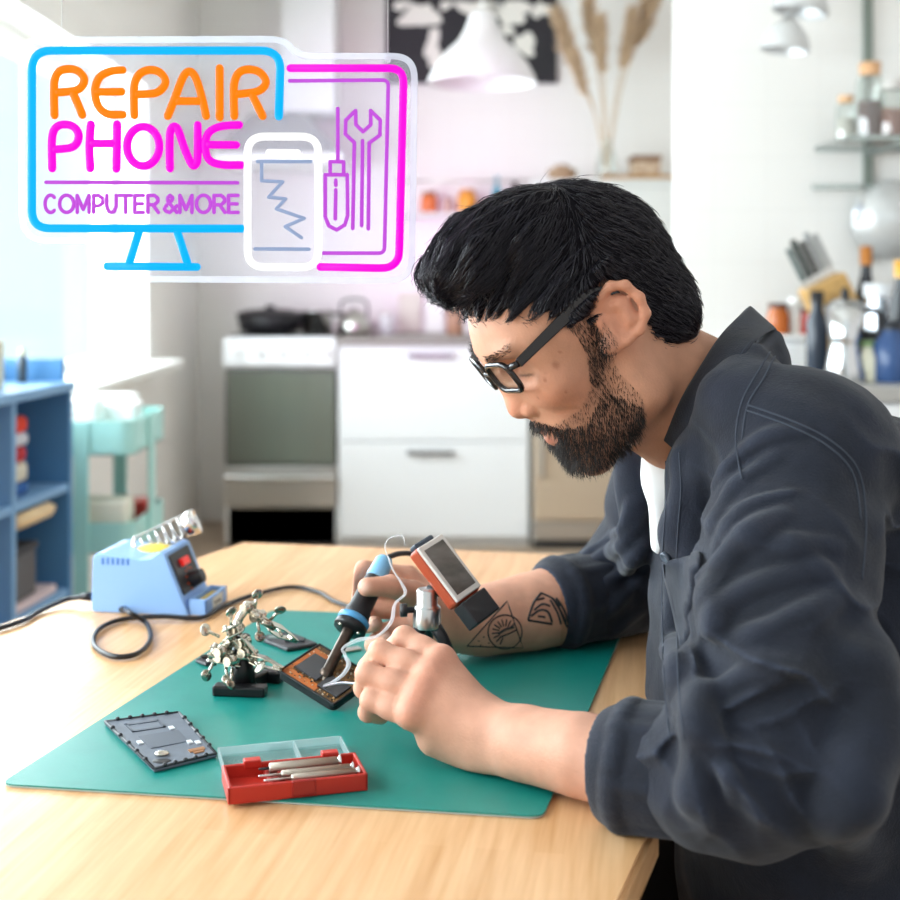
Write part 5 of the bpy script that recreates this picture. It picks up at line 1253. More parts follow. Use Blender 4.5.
for s_ in (1, -1):
    paint(near((.072, .045*s_, -.018), (.03, .025, .025))*.45, '#CC8468'); paint(near((-.0, .085*s_, .01), (.04, .02, .04))*.45, '#CF8468')
paint(near((.105, 0, -.017), (.016, .018, .016))*.4, '#CB7F66')
lipd = np.maximum(near((.093, 0, -.0475), (.012, .021, .0052)), near((.092, 0, -.060), (.012, .019, .0062))); paint(lipd*.9, '#A35B50')
for s_ in (1, -1): paint(near((.083, .033*s_, .0085), (.006, .016, .0016))*.9, '#2A1A16')     # lash line
for (px, py, r_) in ((556, 365, 2.6), (545, 380, 1.3), (566, 392, 1.2), (560, 352, 1.2), (592, 315, 1.8), (538, 398, 1.0)):
    hp = B.hit(px, py, 1.0, 1.3)
    if hp is not None: paint(np.clip(1.5-np.linalg.norm(bp-hp, axis=1)/(r_*.0012), 0, 1)*.55, '#8A5038')
# knuckle redness and nails
for p_ in LM_: paint(np.clip(1.3-np.linalg.norm(bp-p_-A3((0, -.01, .006)), axis=1)/.014, 0, 1)*.28, '#D98872')
nails = [(q3(365, 587, 1.294), .0062), (q3(351, 598, 1.321), .004), (q3(375, 623, 1.330), .0052), (q3(388, 636, 1.331), .0046)]
for c_, r_ in nails: paint(np.clip(1.5-np.linalg.norm((bp-c_)*np.array([1, .8, 1.3]), axis=1)/r_, 0, 1)*.7, '#EBC4B2')
def poly_mask(pts2, q):
    """inside test in the side view of the head (x,z)"""
    x, z = q[:, 0], q[:, 2]; ins = np.zeros(len(q), bool); n = len(pts2)
    for i in range(n):
        (x0, z0), (x1, z1) = pts2[i], pts2[(i+1) % n]
        c = ((z0 > z) != (z1 > z)) & (x < (x1-x0)*(z-z0)/(z1-z0+1e-12)+x0); ins ^= c
    return ins
def side(pxs, y): return [tuple(HLo(a, b, y)[[0, 2]]) for a, b in pxs]
beard_px = [(590, 318), (601, 335), (603, 352), (612, 372), (632, 395), (643, 425), (632, 452), (606, 474), (585, 482), (560, 476), (546, 460), (540, 445), (520, 432), (524, 423), (545, 424), (562, 428), (580, 410), (588, 380), (584, 350)]
bm_ = poly_mask(side(beard_px, .050), loc) & (loc[:, 0] > -.03) & (bp[:, 2] > .95)
lipzone = (np.linalg.norm((loc-np.array((.093, 0, -.0545)))/np.array((.016, .023, .0105)), axis=1) < 1)
bm_ &= ~lipzone
bm_ &= np.linalg.norm((loc-np.array((.100, 0, -.020)))/np.array((.022, .022, .016)), axis=1) > 1
paint(bm_*.22, '#5A4338')
rng = np.random.default_rng(4)
bn_ = B.normal(bp)
# ---------------------------------------------------------------- hair helpers
def strands(name, roots, dirs_fn, lens, r0, steps, m, parent, sides=3, normal_of=None, grav=0.0):
    """many thin tapering hairs as one mesh"""
    N = len(roots); pts = np.zeros((N, steps+1, 3)); pts[:, 0] = roots; d = dirs_fn(roots, 0)
    for i in range(steps):
        pts[:, i+1] = pts[:, i]+d*(lens/steps)[:, None]; d = dirs_fn(pts[:, i+1], i+1, d)
    t = np.gradient(pts, axis=1); t /= np.linalg.norm(t, axis=2, keepdims=True)+1e-9
    ref = rng.normal(size=(N, 1, 3)); u = np.cross(t, ref); u /= np.linalg.norm(u, axis=2, keepdims=True)+1e-9; w = np.cross(t, u)
    rad = np.linspace(1, .25, steps+1)[None, :, None]*(r0[:, None, None] if isinstance(r0, np.ndarray) else r0)
    V = np.stack([pts+(u*math.cos(2*PI*k/sides)+w*math.sin(2*PI*k/sides))*rad for k in range(sides)], 2).reshape(-1, 3)
    base = (np.arange(N)*(steps+1)*sides)[:, None, None, None]; st_ = (np.arange(steps)*sides)[None, :, None, None]; k = np.arange(sides)[None, None, :, None]
    kk = (k+1) % sides; a = base+st_
    Q = np.concatenate([a+k, a+kk, a+sides+kk, a+sides+k], 3).reshape(-1, 4)
    return obj_from(name, V, Q, m, parent)
HAIRM = mat('black hair', '#15111D', .3, spec=.65)
# hair mass
top = [(428, 272, 0), (442, 238, 0), (468, 213, 0), (497, 199, 0), (530, 183, 0), (560, 179, 0), (602, 185, 0), (643, 206, 0), (672, 241, 0), (690, 280, 0), (700, 318, 0), (704, 328, 0),
       (672, 350, .05), (652, 352, .06), (648, 340, .066), (648, 318, .072), (640, 296, .074), (622, 282, .075), (603, 281, .075), (595, 294, .075), (595, 312, .072), (590, 322, .070), (576, 325, .066), (556, 318, .062), (535, 312, .056), (505, 313, .035), (474, 314, 0), (452, 304, 0), (434, 287, 0)]
Hh = Vol((-.06, 1.08, 1.02), (.32, 1.32, 1.30), .0022)
HP_ = np.array([tuple(HLo(a, b, y)[[0, 2]]) for a, b, y in top])
def poly_sdf(poly, x, z):
    d = np.full(np.broadcast(x, z).shape, 1e9, f32); s_ = np.ones_like(d); n = len(poly)
    for i in range(n):
        a, b = poly[i], poly[i-1]; e = b-a; wx_, wz_ = x-a[0], z-a[1]
        t = np.clip((wx_*e[0]+wz_*e[1])/(e@e), 0, 1); d = np.minimum(d, (wx_-e[0]*t)**2+(wz_-e[1]*t)**2)
        c1 = z >= a[1]; c2 = z < b[1]; c3 = e[0]*wz_ > e[1]*wx_
        s_ = np.where((c1 & c2 & c3) | (~c1 & ~c2 & ~c3), -s_, s_)
    return s_*np.sqrt(d)
def he2(c, r, k=.012, mode='u', R=None): Hh.ell(W(*c), r, HR if R is None else HR@R, k, mode)
he2((-.010, 0, .034), (.099, .081, .083), .01)
he2((-.02, 0, .052), (.076, .072, .066), .02)
he2((.039, 0, .035), (.058, .071, .060), .015)
for s_ in (1, -1): he2((.03, .058*s_, .02), (.022, .014, .022), .012)
he2((-.047, 0, -.022), (.052, .065, .060), .02)
def HLt(px, py, y): v = HLo(px, py, y); return (v[0], y, v[2])
for y in (-.034, -.012, .012, .034):
    ch = [(W(*HLt(575, 222, y)), .034), (W(*HLt(520, 230, y)), .036), (W(*HLt(478, 249, y)), .030), (W(*HLt(452, 269, y*.9)), .022), (W(*HLt(438, 271, y*.8)), .009)]
    Hh.chain(ch, .012)
def cutf(X, Y, Z):
    dx, dy, dz = X-HC[0], Y-HC[1], Z-HC[2]
    lx = dx*HR[0, 0]+dy*HR[1, 0]+dz*HR[2, 0]; lz = dx*HR[0, 2]+dy*HR[1, 2]+dz*HR[2, 2]
    return poly_sdf(HP_, lx, lz)
Hh.op(cutf, Hh.lo, Hh.lo+Hh.h*np.array(Hh.n), .008, 'i')
# locks: grooves that follow the combing direction
sl_, X, Y, Z = Hh.sub(Hh.lo, Hh.lo+Hh.h*np.array(Hh.n))
dx, dy, dz = X-HC[0], Y-HC[1], Z-HC[2]
lx = dx*HR[0, 0]+dy*HR[1, 0]+dz*HR[2, 0]; ly = dx*HR[0, 1]+dy*HR[1, 1]+dz*HR[2, 1]; lz = dx*HR[0, 2]+dy*HR[1, 2]+dz*HR[2, 2]
ang = np.arctan2(lz-.02, ly+.0001); Hh.D += (.0022*np.sin(ang*34+lx*30)+.0017*np.sin(ang*61-lx*55+1)+.0016*np.sin(ang*19+lx*80)).astype(f32)*np.clip((lx+.05)/.06, 0.15, 1)
hp_, hq_ = Hh.mesh()
hair = obj_from('hair', hp_, hq_, mat('hair base', '#0C0A10', .75, spec=.12), man)
hloc = (hp_-HC)@HR; hn = Hh.normal(hp_); hnl = hn@HR
def project(p, lift):
    d = Hh.sample(p)[:, None]; n = Hh.normal(p); return p+n*(lift-d)*.6
def flow(p, first=None):
    l = (p-HC)@HR; n = Hh.normal(p)
    fwd = np.stack([np.ones(len(l)), -.10*np.sign(l[:, 1])*0, -.25+0*l[:, 0]], 1)
    back = np.stack([-.45+0*l[:, 0], 0*l[:, 0], -1+0*l[:, 0]], 1)
    w = np.clip((l[:, 0]+.035+(l[:, 2]-.05)*.5)/.05, 0, 1)[:, None]
    low = np.clip((.055-l[:, 2])/.03, 0, 1)[:, None]*np.clip((np.abs(l[:, 1])-.045)/.02, 0, 1)[:, None]*np.clip((.06-l[:, 0])/.02, 0, 1)[:, None]; w = w*(1-low)
    d = (fwd*w+back*(1-w))@HR.T
    d -= n*(d*n).sum(1, keepdims=True); return d/(np.linalg.norm(d, axis=1, keepdims=True)+1e-9)
sel = np.where(hn[:, 1] < .35)[0]; idx = rng.choice(sel, 12500)
jit = rng.normal(size=(len(idx), 3))
def df(p, i, d=None):
    f_ = flow(p)+.14*jit
    if i >= 1:
        s_ = Hh.sample(p)[:, None]; n = Hh.normal(p); f_ -= n*np.clip((s_-.002)*90, -1.2, .9)
    else: f_ += Hh.normal(p)*.15
    return f_/(np.linalg.norm(f_, axis=1, keepdims=True)+1e-9)
l_ = hloc[idx]; ln = np.where((l_[:, 0] > -.01) & (l_[:, 2] > .06), rng.uniform(.025, .06, len(idx)), rng.uniform(.010, .022, len(idx)))
ln = np.where((l_[:, 0] > .03) & (l_[:, 2] < .088), rng.uniform(.006, .014, len(idx)), ln)
strands('hair_strands', hp_[idx], df, ln, rng.uniform(.0003, .0007, len(idx)), 7, HAIRM, hair)
# loose flyaway tips at the forelock and crown
fl_i = rng.choice(np.where(((hloc[:, 0] > .045) & (hloc[:, 2] > .09)) | (hloc[:, 2] > .105))[0], 170)
jit = rng.normal(size=(len(fl_i), 3))
def df2(p, i, d=None):
    f_ = flow(p)+Hh.normal(p)*(.35 if i < 2 else -.05)+.28*jit; return f_/(np.linalg.norm(f_, axis=1, keepdims=True)+1e-9)
strands('flyaway_hair', hp_[fl_i], df2, rng.uniform(.012, .03, len(fl_i)), .00028, 6, HAIRM, hair)
# beard, moustache and brows
BEARDM = mat('beard hair', '#221A17', .5, spec=.4)
w_b = np.zeros(len(bp)); w_b[bm_] = .35
dense = poly_mask(side([(598, 385), (632, 405), (640, 438), (606, 474), (585, 482), (556, 474), (545, 455), (522, 433), (527, 422), (548, 424), (566, 430), (585, 425)], .045), loc) & bm_
w_b[dense] = 1.0; sbn = poly_mask(side([(552, 318), (572, 334), (586, 352), (592, 385), (606, 385), (603, 350), (598, 325), (596, 298), (575, 296)], .066), loc) & (bp[:, 2] > .95) & (np.abs(loc[:, 1]) > .045) & (np.linalg.norm((loc-np.array((-.004, .08, .005)))/np.array((.022, .03, .04)), axis=1) > 1)
w_b[sbn] = .75; bm_ = bm_ | sbn; dense = dense | sbn; paint(sbn*.2, '#3A2C26')
w_b *= (bn_[:, 1] < .45); w_b /= w_b.sum()
bi = rng.choice(len(bp), 5200, p=w_b); jit = rng.normal(size=(len(bi), 3))
bd = dense[bi]; chin = (loc[bi, 2] < -.075) | ((loc[bi, 0] > .07) & (loc[bi, 2] < -.03))
down = HR@A3((.35, 0, -1)); 
def df3(p, i, d=None):
    n = bn_[bi]; f_ = down[None]*(1.0+.2*i)+n*(.9-.08*i)+.33*jit; return f_/(np.linalg.norm(f_, axis=1, keepdims=True)+1e-9)
lenb = np.where(bd & chin, rng.uniform(.005, .011, len(bi)), np.where(bd, rng.uniform(.003, .008, len(bi)), rng.uniform(.002, .005, len(bi))))
strands('beard', bp[bi], df3, lenb, np.where(bd, .00027, .0002), 4, BEARDM, man)
ca_ = body.data.color_attributes.new('tint', 'FLOAT_COLOR', 'POINT')
ca_.data.foreach_set('color', np.concatenate([col, np.ones((len(col), 1))], 1).astype(f32).ravel())
for sd in (1, -1):
    eb = np.where((np.abs(loc[:, 2]-.0395-.10*(np.abs(loc[:, 1])-.03)) < .0034) & (loc[:, 1]*sd > .010) & (loc[:, 1]*sd < .052) & (loc[:, 0] > .06))[0]
    ei = rng.choice(eb, 320); jit = rng.normal(size=(len(ei), 3))
    def df4(p, i, d=None):
        f_ = hl[None]*sd*.9+bn_[ei]*.35+hu[None]*.15+.2*jit; return f_/(np.linalg.norm(f_, axis=1, keepdims=True)+1e-9)
    strands('eyebrow', bp[ei], df4, rng.uniform(.004, .008, len(ei)), .0002, 4, BEARDM, man)
# ---------------------------------------------------------------- glasses
GF = mat('dark tortoise frame', '#161113', .2, spec=.6)
gs = thing('eyeglasses', W(.09, 0, .01), 'black framed glasses worn low on the man\'s nose', 'glasses')
def lens_loop(s_):
    o = []
    for (y, z) in rrect(.0085, .005, .0545, .034, .010, 5):
        o.append(Vector(W(.1035-.14*max(0, y-.01)+.02*(.034-z), y*s_, z)))
    return o
fr2 = MB()
for s_ in (1, -1):
    lp = lens_loop(s_); fr2.tube(lp, .0027, 8, closed=True)
    e0 = Vector(W(.0965, .0535*s_, .029)); e1 = Vector(W(.0905, .0675*s_, .030)); fr2.tube([e0, e1], .0032, 8)
fr2.tube(cr([Vector(W(.1035, .0095, .022)), Vector(W(.1055, 0, .025)), Vector(W(.1035, -.0095, .022))], 6), .0022, 8)
fr2.build('front_frame', GF, gs)
for s_ in (1, -1):
    lp = lens_loop(s_); c_ = sum(lp, Vector())/len(lp); MB().add([c_]+lp, [[0, 1+k, 1+(k+1) % len(lp)] for k in range(len(lp))], True).build('lens', clear_mat('spectacle lens', (250, 252, 252), .10, .03, rough=.02), gs)
    h0 = (.0905, 0, .030); h1 = HLo(573, 309, .074); h2 = HLo(592, 294, .078); h3 = HLo(607, 291, .079)
    tpn = [W(h0[0], .0675*s_, h0[2]), W((h0[0]+h1[0])/2, .0715*s_, (h0[2]+h1[2])/2), W(h1[0], .0765*s_, h1[2]), W(h2[0], .079*s_, h2[2]), W(h3[0]-.008, .079*s_, h3[2]-.006)]
    pp = cr([Vector(v) for v in tpn], 6); hw = np.interp(np.linspace(0, 1, len(pp)), [0, .15, .5, .75, 1], [.0042, .0045, .0058, .006, .004])
    vs_ = []; 
    for p_, w_ in zip(pp, hw):
        for a_, b_ in ((1, 1), (-1, 1), (-1, -1), (1, -1)): vs_.append(p_+Vector(hu)*(w_*a_)+Vector(hl)*(.0016*b_*s_))
    n_ = len(pp); m_ = MB(); m_.add(vs_, [[i*4+k, i*4+(k+1) % 4, i*4+4+(k+1) % 4, i*4+4+k] for i in range(n_-1) for k in range(4)]+[[3, 2, 1, 0], [n_*4-4, n_*4-3, n_*4-2, n_*4-1]])
    t_ = m_.build('temple', GF, gs); bv = t_.modifiers.new('bevel', 'BEVEL'); bv.width = .001; bv.segments = 2
# ================================================================== CLOTHES
def denim(name, c, c2, wear):
    m = bpy.data.materials.new(name); m.use_nodes = True; nt = m.node_tree; b = nt.nodes['Principled BSDF']
    tc = nt.nodes.new('ShaderNodeTexCoord')
    n1 = nt.nodes.new('ShaderNodeTexNoise'); n1.inputs['Scale'].default_value = 14; n1.inputs['Detail'].default_value = 8; n1.inputs['Roughness'].default_value = .65; nt.links.new(tc.outputs['Object'], n1.inputs['Vector'])
    geo = nt.nodes.new('ShaderNodeNewGeometry')
    mr = nt.nodes.new('ShaderNodeMapRange'); mr.inputs[1].default_value = .35; mr.inputs[2].default_value = .7; nt.links.new(n1.outputs['Fac'], mr.inputs[0])
    pr = nt.nodes.new('ShaderNodeMapRange'); pr.inputs[1].default_value = .50; pr.inputs[2].default_value = .62; nt.links.new(geo.outputs['Pointiness'], pr.inputs[0])
    mx = nt.nodes.new('ShaderNodeMix'); mx.data_type = 'RGBA'; mx.inputs[6].default_value = lin(c); mx.inputs[7].default_value = lin(c2); nt.links.new(mr.outputs[0], mx.inputs[0])
    m2 = nt.nodes.new('ShaderNodeMix'); m2.data_type = 'RGBA'; m2.inputs[7].default_value = lin(wear); nt.links.new(mx.outputs[2], m2.inputs[6]); nt.links.new(pr.outputs[0], m2.inputs[0])
    nt.links.new(m2.outputs[2], b.inputs['Base Color'])
    wv = nt.nodes.new('ShaderNodeTexNoise'); wv.inputs['Scale'].default_value = 700; wv.inputs['Detail'].default_value = 2
    nt.links.new(tc.outputs['Object'], wv.inputs['Vector'])
    w2 = nt.nodes.new('ShaderNodeTexNoise'); w2.inputs['Scale'].default_value = 45; w2.inputs['Detail'].default_value = 5; nt.links.new(tc.outputs['Object'], w2.inputs['Vector'])
    ad = nt.nodes.new('ShaderNodeMath'); ad.operation = 'MULTIPLY_ADD'; ad.inputs[1].default_value = 1.6; nt.links.new(w2.outputs['Fac'], ad.inputs[0]); nt.links.new(wv.outputs['Fac'], ad.inputs[2])
    bp_ = nt.nodes.new('ShaderNodeBump'); bp_.inputs['Strength'].default_value = .45; bp_.inputs['Distance'].default_value = .002; nt.links.new(ad.outputs[0], bp_.inputs['Height']); nt.links.new(bp_.outputs[0], b.inputs['Normal'])
    b.inputs['Roughness'].default_value = .85; b.inputs['Sheen Weight'].default_value = .12; b.inputs['Sheen Roughness'].default_value = .5; b.inputs['Specular IOR Level'].default_value = .25
    return m
DEN2 = denim('dark washed denim flat', '#181C26', '#232835', '#262B38')
DEN = denim('dark washed denim', '#181C26', '#222735', '#3A4254')
SEAM = mat('faded seam', '#3A404C', .9)
S_ = Vol((.04, .80, .46), (.70, 1.68, 1.13), .0025)
def sc(a, b, ra, rb=None, k=.02, mode='u'): S_.cap(a, b, ra, rb, k, mode)
S_.ell((.345, 1.25, .86), (.150, .190, .165), k=.03); S_.ell((.36, 1.25, .72), (.160, .185, .22), k=.05); S_.ell((.39, 1.25, .56), (.165, .19, .12), k=.05)
S_.ell((.40, 1.25, .885), (.135, .185, .13), k=.04)
sc(NB_+A3((.035, 0, -.035)), SHL+A3((.008, .0, -.004)), .062, .058, .03); sc(NB_+A3((.035, 0, -.035)), SHR+A3((.012, 0, -.004)), .064, .066, .04)
sc(SHL+A3((.03, .03, -.01)), A3((.42, 1.2, .90)), .060, .075, .03); sc(SHR+A3((.03, -.03, -.01)), A3((.42, 1.3, .90)), .060, .075, .03)
# sleeves
up = lambda a, b, t: a*(1-t)+b*t
CL0, CL1 = A3((.186, .960, .785)), A3((.141, .986, .780)); CR0, CR1 = A3((.170, 1.484, .791)), A3((.126, 1.459, .788))
S_.chain([(SHL, .066), (up(SHL, ELL, .35)+A3((-.003, .0, .0)), .065), (up(SHL, ELL, .75), .062), (ELL+A3((.002, .002, .004)), .055), (up(ELL, CL0, .55), .057), (CL0, .048)], .03)
S_.cap(up(SHL, ELL, .68)+A3((-.012, 0, 0)), up(ELL, CL0, .45)+A3((0, .004, .012)), .056, .047, .03)
S_.chain([(SHR, .073), (up(SHR, ELR, .5), .066), (ELR, .058), (CR0, .052)], .03)
foldl = [P(664, 441, 1.185), P(678, 405, 1.168), P(698, 370, 1.165), P(722, 333, 1.185), P(749, 306, 1.245), P(737, 318, 1.305), P(706, 368, 1.325), P(680, 410, 1.315), P(655, 442, 1.285)]
leaf = [P(683, 457, 1.160), P(703, 427, 1.136), P(724, 390, 1.125), P(752, 345, 1.140), P(776, 330, 1.235), P(770, 345, 1.33), P(735, 395, 1.355), P(700, 430, 1.34), P(657, 466, 1.30)]
inner = [P(668, 446, 1.195), P(688, 412, 1.185), P(709, 378, 1.182), P(734, 345, 1.20), P(756, 330, 1.245), P(742, 345, 1.295), P(715, 385, 1.312), P(690, 418, 1.305), P(660, 452, 1.28)]
# neck of the shirt follows the collar
lf = [A3(p) for p in leaf]; cen = NB_+A3((.01, 0, -.06))
for a, b in zip(lf[:-1], lf[1:]):
    ia, ib = a+(cen-a)*.20, b+(cen-b)*.20; S_.cap(ia, ib, .017, .017, .02)
    ia, ib = a+(cen-a)*.07, b+(cen-b)*.07; S_.cap(ia, ib, .007, .007, .006)
    ia, ib = a+(cen-a)*.42+A3((.0, 0, -.02)), b+(cen-b)*.42+A3((.0, 0, -.02)); S_.cap(ia, ib, .026, .026, .03)
S_.cap(lf[2]+(SHL-lf[2])*.3, SHL, .040, .06, .04); S_.cap(lf[6]+(SHR-lf[6])*.3, SHR, .040, .06, .04)
S_.cap(A3(P(702, 470, 1.15)), A3(P(704, 540, 1.16)), .030, .035, .04)
# neck opening
S_.cap(NB_+A3((-.02, 0, .02)), NB_+A3((.0, 0, -.055)), .062, .046, .010, 's'); S_.cap(NB_+A3((-.14, 0, .085)), NB_+A3((-.02, 0, .02)), .066, .062, .010, 's')
# V opening at the front, far side of the near placket
S_.cap(P(653, 436, 1.235), P(654, 535, 1.245), .017, .005, .006, 's')
S_.cap(P(630, 458, 1.295), P(634, 550, 1.285), .017, .018, .012)
def fold(pxs, r, lift, d0=.805, d1=1.75, k=None, valley=False):
    k = r*1.6 if k is None else k; pts = []
    for (x, y) in [(v.x, v.y) for v in cr([Vector((a, b, 0)) for a, b in pxs], 5)]:
        h = S_.hit(x, y, d0, d1)
        if h is None: continue
        n = S_.normal(h, .009); pts.append((h, n))
    N = len(pts)
    for i in range(N-1):
        t0, t1 = math.sin(PI*min(max(i/(N-1), .06), .94))**.7, math.sin(PI*min(max((i+1)/(N-1), .06), .94))**.7
        if valley: S_.cap(pts[i][0]+pts[i][1]*r*(1-lift*t0), pts[i+1][0]+pts[i+1][1]*r*(1-lift*t1), r, r, k, 's')
        else: S_.cap(pts[i][0]-pts[i][1]*r*(1-lift*t0), pts[i+1][0]-pts[i+1][1]*r*(1-lift*t1), r, r, k)
# creases fanning from the inner elbow and running across the upper sleeve
K = .75
def crest(x, p=1.6): return (1-np.abs(np.sin(x)))**p
E0 = A3(P(688, 703, .97))
def crease_field(V):
    r = V.sub((.09, .80, .70), (.42, 1.16, 1.07))
    if r is None: return
    sl, X, Y, Z = r
    wob = .55*np.sin(31*X+47*Y+2)+.5*np.sin(38*Z-29*Y+1)+.35*np.sin(70*X-55*Z+33*Y)
    dx, dz = X-E0[0], Z-E0[2]; rad = np.sqrt(dx*dx+dz*dz+.35*(Y-E0[1])**2)+1e-6; phi = np.arctan2(dz, dx+.012)
    soft = lambda v, a, b: np.clip((v-a)/(b-a), 0, 1)
    A1 = .0078*np.exp(-((rad-.055)/.050)**2)*soft(rad, .004, .03)*soft(1.16-Y, 0, .06)*soft(Z, .735, .785)
    d = A1*crest(phi*4.1+wob*.55+.4)
    A2 = .0050*np.exp(-((rad-.10)/.055)**2)*soft(1.16-Y, 0, .06)*soft(X, .12, .2); d = d+A2*crest(phi*6.7-wob*.9+1.9)
    q = Z*.92+X*.40-Y*.12
    A3_ = .0135*soft(Z, .84, .88)*soft(1.05-Z, 0, .08)*soft(1.16-Y, 0, .05)*soft(X, .17, .215); d = d+A3_*crest(q*70+wob*1.1, 2.0)*(.55+.45*np.sin(17*X+23*Z+9*Y))
    q2 = X*.85+Z*.5
    A4 = .0040*soft(.86-Z, 0, .04)*soft(X, .10, .16)*soft(1.16-Y, 0, .06); d = d+A4*crest(q2*88+wob*.8+.7)
    V.D[sl] -= (d*soft(Z, .738, .79)).astype(f32)
crease_field(S_)
for f_, r, l in (([(690, 704), (712, 691), (745, 678), (775, 674)], .008, .5), ([(692, 710), (708, 726), (722, 756), (730, 800)], .007, .5), ([(708, 528), (735, 485), (775, 455)], .008, .35), ([(712, 490), (740, 452), (780, 430)], .007, .32), ([(705, 600), (730, 560), (768, 528)], .008, .35), ([(706, 628), (740, 596), (792, 575), (825, 570)], .008, .5), ([(708, 575), (745, 535), (785, 512)], .007, .5), ([(745, 640), (790, 618), (836, 600)], .008, .45), ([(716, 545), (748, 505), (795, 488)], .006, .5), ([(722, 470), (760, 440), (805, 430)], .006, .45), ([(760, 560), (800, 545), (838, 545)], .007, .4)): fold(f_, r, l, k=r*K)
# far sleeve
for f_, r in (([(640, 500), (622, 540), (590, 560)], .009), ([(646, 540), (625, 570), (598, 582)], .008), ([(640, 580), (622, 600), (605, 612)], .007), ([(644, 612), (625, 622), (612, 636)], .006), ([(630, 500), (612, 535), (584, 552)], .007)): fold(f_, r, .36, 1.2, 1.75, k=r*K)
# body front drape
for f_, r in (([(690, 480), (686, 540), (690, 600)], .010), ([(676, 600), (680, 660), (690, 720)], .010), ([(700, 690), (694, 740), (690, 800)], .009), ([(880, 640), (870, 740), (850, 860)], .016), ([(840, 840), (860, 780), (890, 720)], .014)): fold(f_, r, .3, .805, 1.6)
# placket along the near front edge
pk = [(671, 452), (673, 490), (670, 530), (668, 580), (669, 640), (671, 690), (676, 740), (684, 800)]
fold(pk, .012, .38, .95, 1.5, .006)
# small wrinkle noise
sl_, X, Y, Z = S_.sub(S_.lo, S_.lo+S_.h*np.array(S_.n))
wn = np.zeros(S_.n, f32); rs_ = np.random.default_rng(8)
for i in range(14):
    k_ = rs_.normal(size=3)*rs_.uniform(25, 75); a_ = .0011*25/np.linalg.norm(k_)**.5/5
    wn += (a_*.9*np.sin(X*k_[0]+Y*k_[1]+Z*k_[2]+rs_.uniform(0, 6))).astype(f32)
S_.D += wn*1.2
# keep above the table top, under the hem
def table_clear(X, Y, Z): return np.maximum(np.maximum(Z-(TZ+.0006)+0*X+0*Y, X-.164-(Y-1.0)*.135+0*Z), .70-Z+0*X+0*Y)
S_.op(table_clear, (.04, .80, .66), (.34, 1.68, .80), .004, 's')
# cut the ends open where the forearms leave
for e0, e1, r in ((CL0, CL1, .040), (CR0, CR1, .040)):
    d = (e1-e0)/np.linalg.norm(e1-e0); S_.cap(e1-d*.012, e1+d*.09, r, r, .004, 's')
sp_m, sq_m = S_.mesh()
shirt = obj_from('shirt', sp_m, sq_m, DEN, man)
# ---- rolled cuffs
def cuff(e0, e1, r, rb, lean, seam_px=None):
    V = Vol(np.minimum(e0, e1)-.10, np.maximum(e0, e1)+.10, .0022); d = (e1-e0)/np.linalg.norm(e1-e0)
    V.chain([(e0-d*.004, r), (e1, r+.001)], .006)
    # rolled hem at the open end
    side_ = np.cross(d, A3((0, 0, 1))); side_ /= np.linalg.norm(side_); upv = np.cross(side_, d)
    R_ = [e1+d*(.002+.003*math.sin(a*2))+side_*math.cos(a)*(r-.006)+upv*math.sin(a)*(r-.006) for a in np.linspace(0, 2*PI, 30)]
    for a, b in zip(R_[:-1], R_[1:]): V.cap(a, b, .0095, .0095, .004)
    for q in np.linspace(0, 2*PI, 8)[:-1]:
        w_ = side_*math.cos(q+.4)+upv*math.sin(q+.4); V.cap(e0+w_*(r-.004), e1+w_*(r-.0035)+d*.002, .0055, .0062, .005)
    # plane ends: open bore
    V.cap(e1-d*.022, e1+d*.06, rb, rb+.002, .004, 's')
    for q in np.linspace(0, 2*PI, 5)[:-1]:
        w_ = side_*math.cos(q)+upv*math.sin(q); V.cap(e0+w_*(r+.004)+d*.018, e0+w_*(r+.0035)+d*.021+np.cross(d, w_)*.05, .003, .003, .004, 's')
    V.op(table_clear, V.lo, V.lo+V.h*np.array(V.n), .003, 's')
    p, q = V.mesh(); return obj_from('cuff', p, q, DEN, shirt)
cuff(CL0, CL1, .047, .0375, 0); cuff(CR0, CR1, .0485, .040, 0)
# ---- collar: loft from the fold line round the neck down to the leaf edge
nseg = 8; F_, L_, I_ = cr(foldl, nseg), cr(leaf, nseg), cr(inner, nseg); cm = MB(); rows = 9; vs_ = []
for f, l, n_ in zip(F_, L_, I_):
    out = (l-f); bulge = Vector((0, -1, 0)) if f.y < 1.245 else Vector((0, 1, 0))
    prof = [n_, n_.lerp(f, .6), f+(f-l)*.02, f.lerp(l, .15)+bulge*.0035, f.lerp(l, .4)+bulge*.005, f.lerp(l, .7)+bulge*.004, l]
    vs_ += prof
nr = 7; cm.add(vs_, [[i*nr+k, (i+1)*nr+k, (i+1)*nr+k+1, i*nr+k+1] for i in range(len(F_)-1) for k in range(nr-1)], True)
col_ = cm.build('collar', DEN2, shirt)
so = col_.modifiers.new('solid', 'SOLIDIFY'); so.thickness = .0032; so.offset = 0
sb = col_.modifiers.new('sub', 'SUBSURF'); sb.levels = 1; sb.render_levels = 2
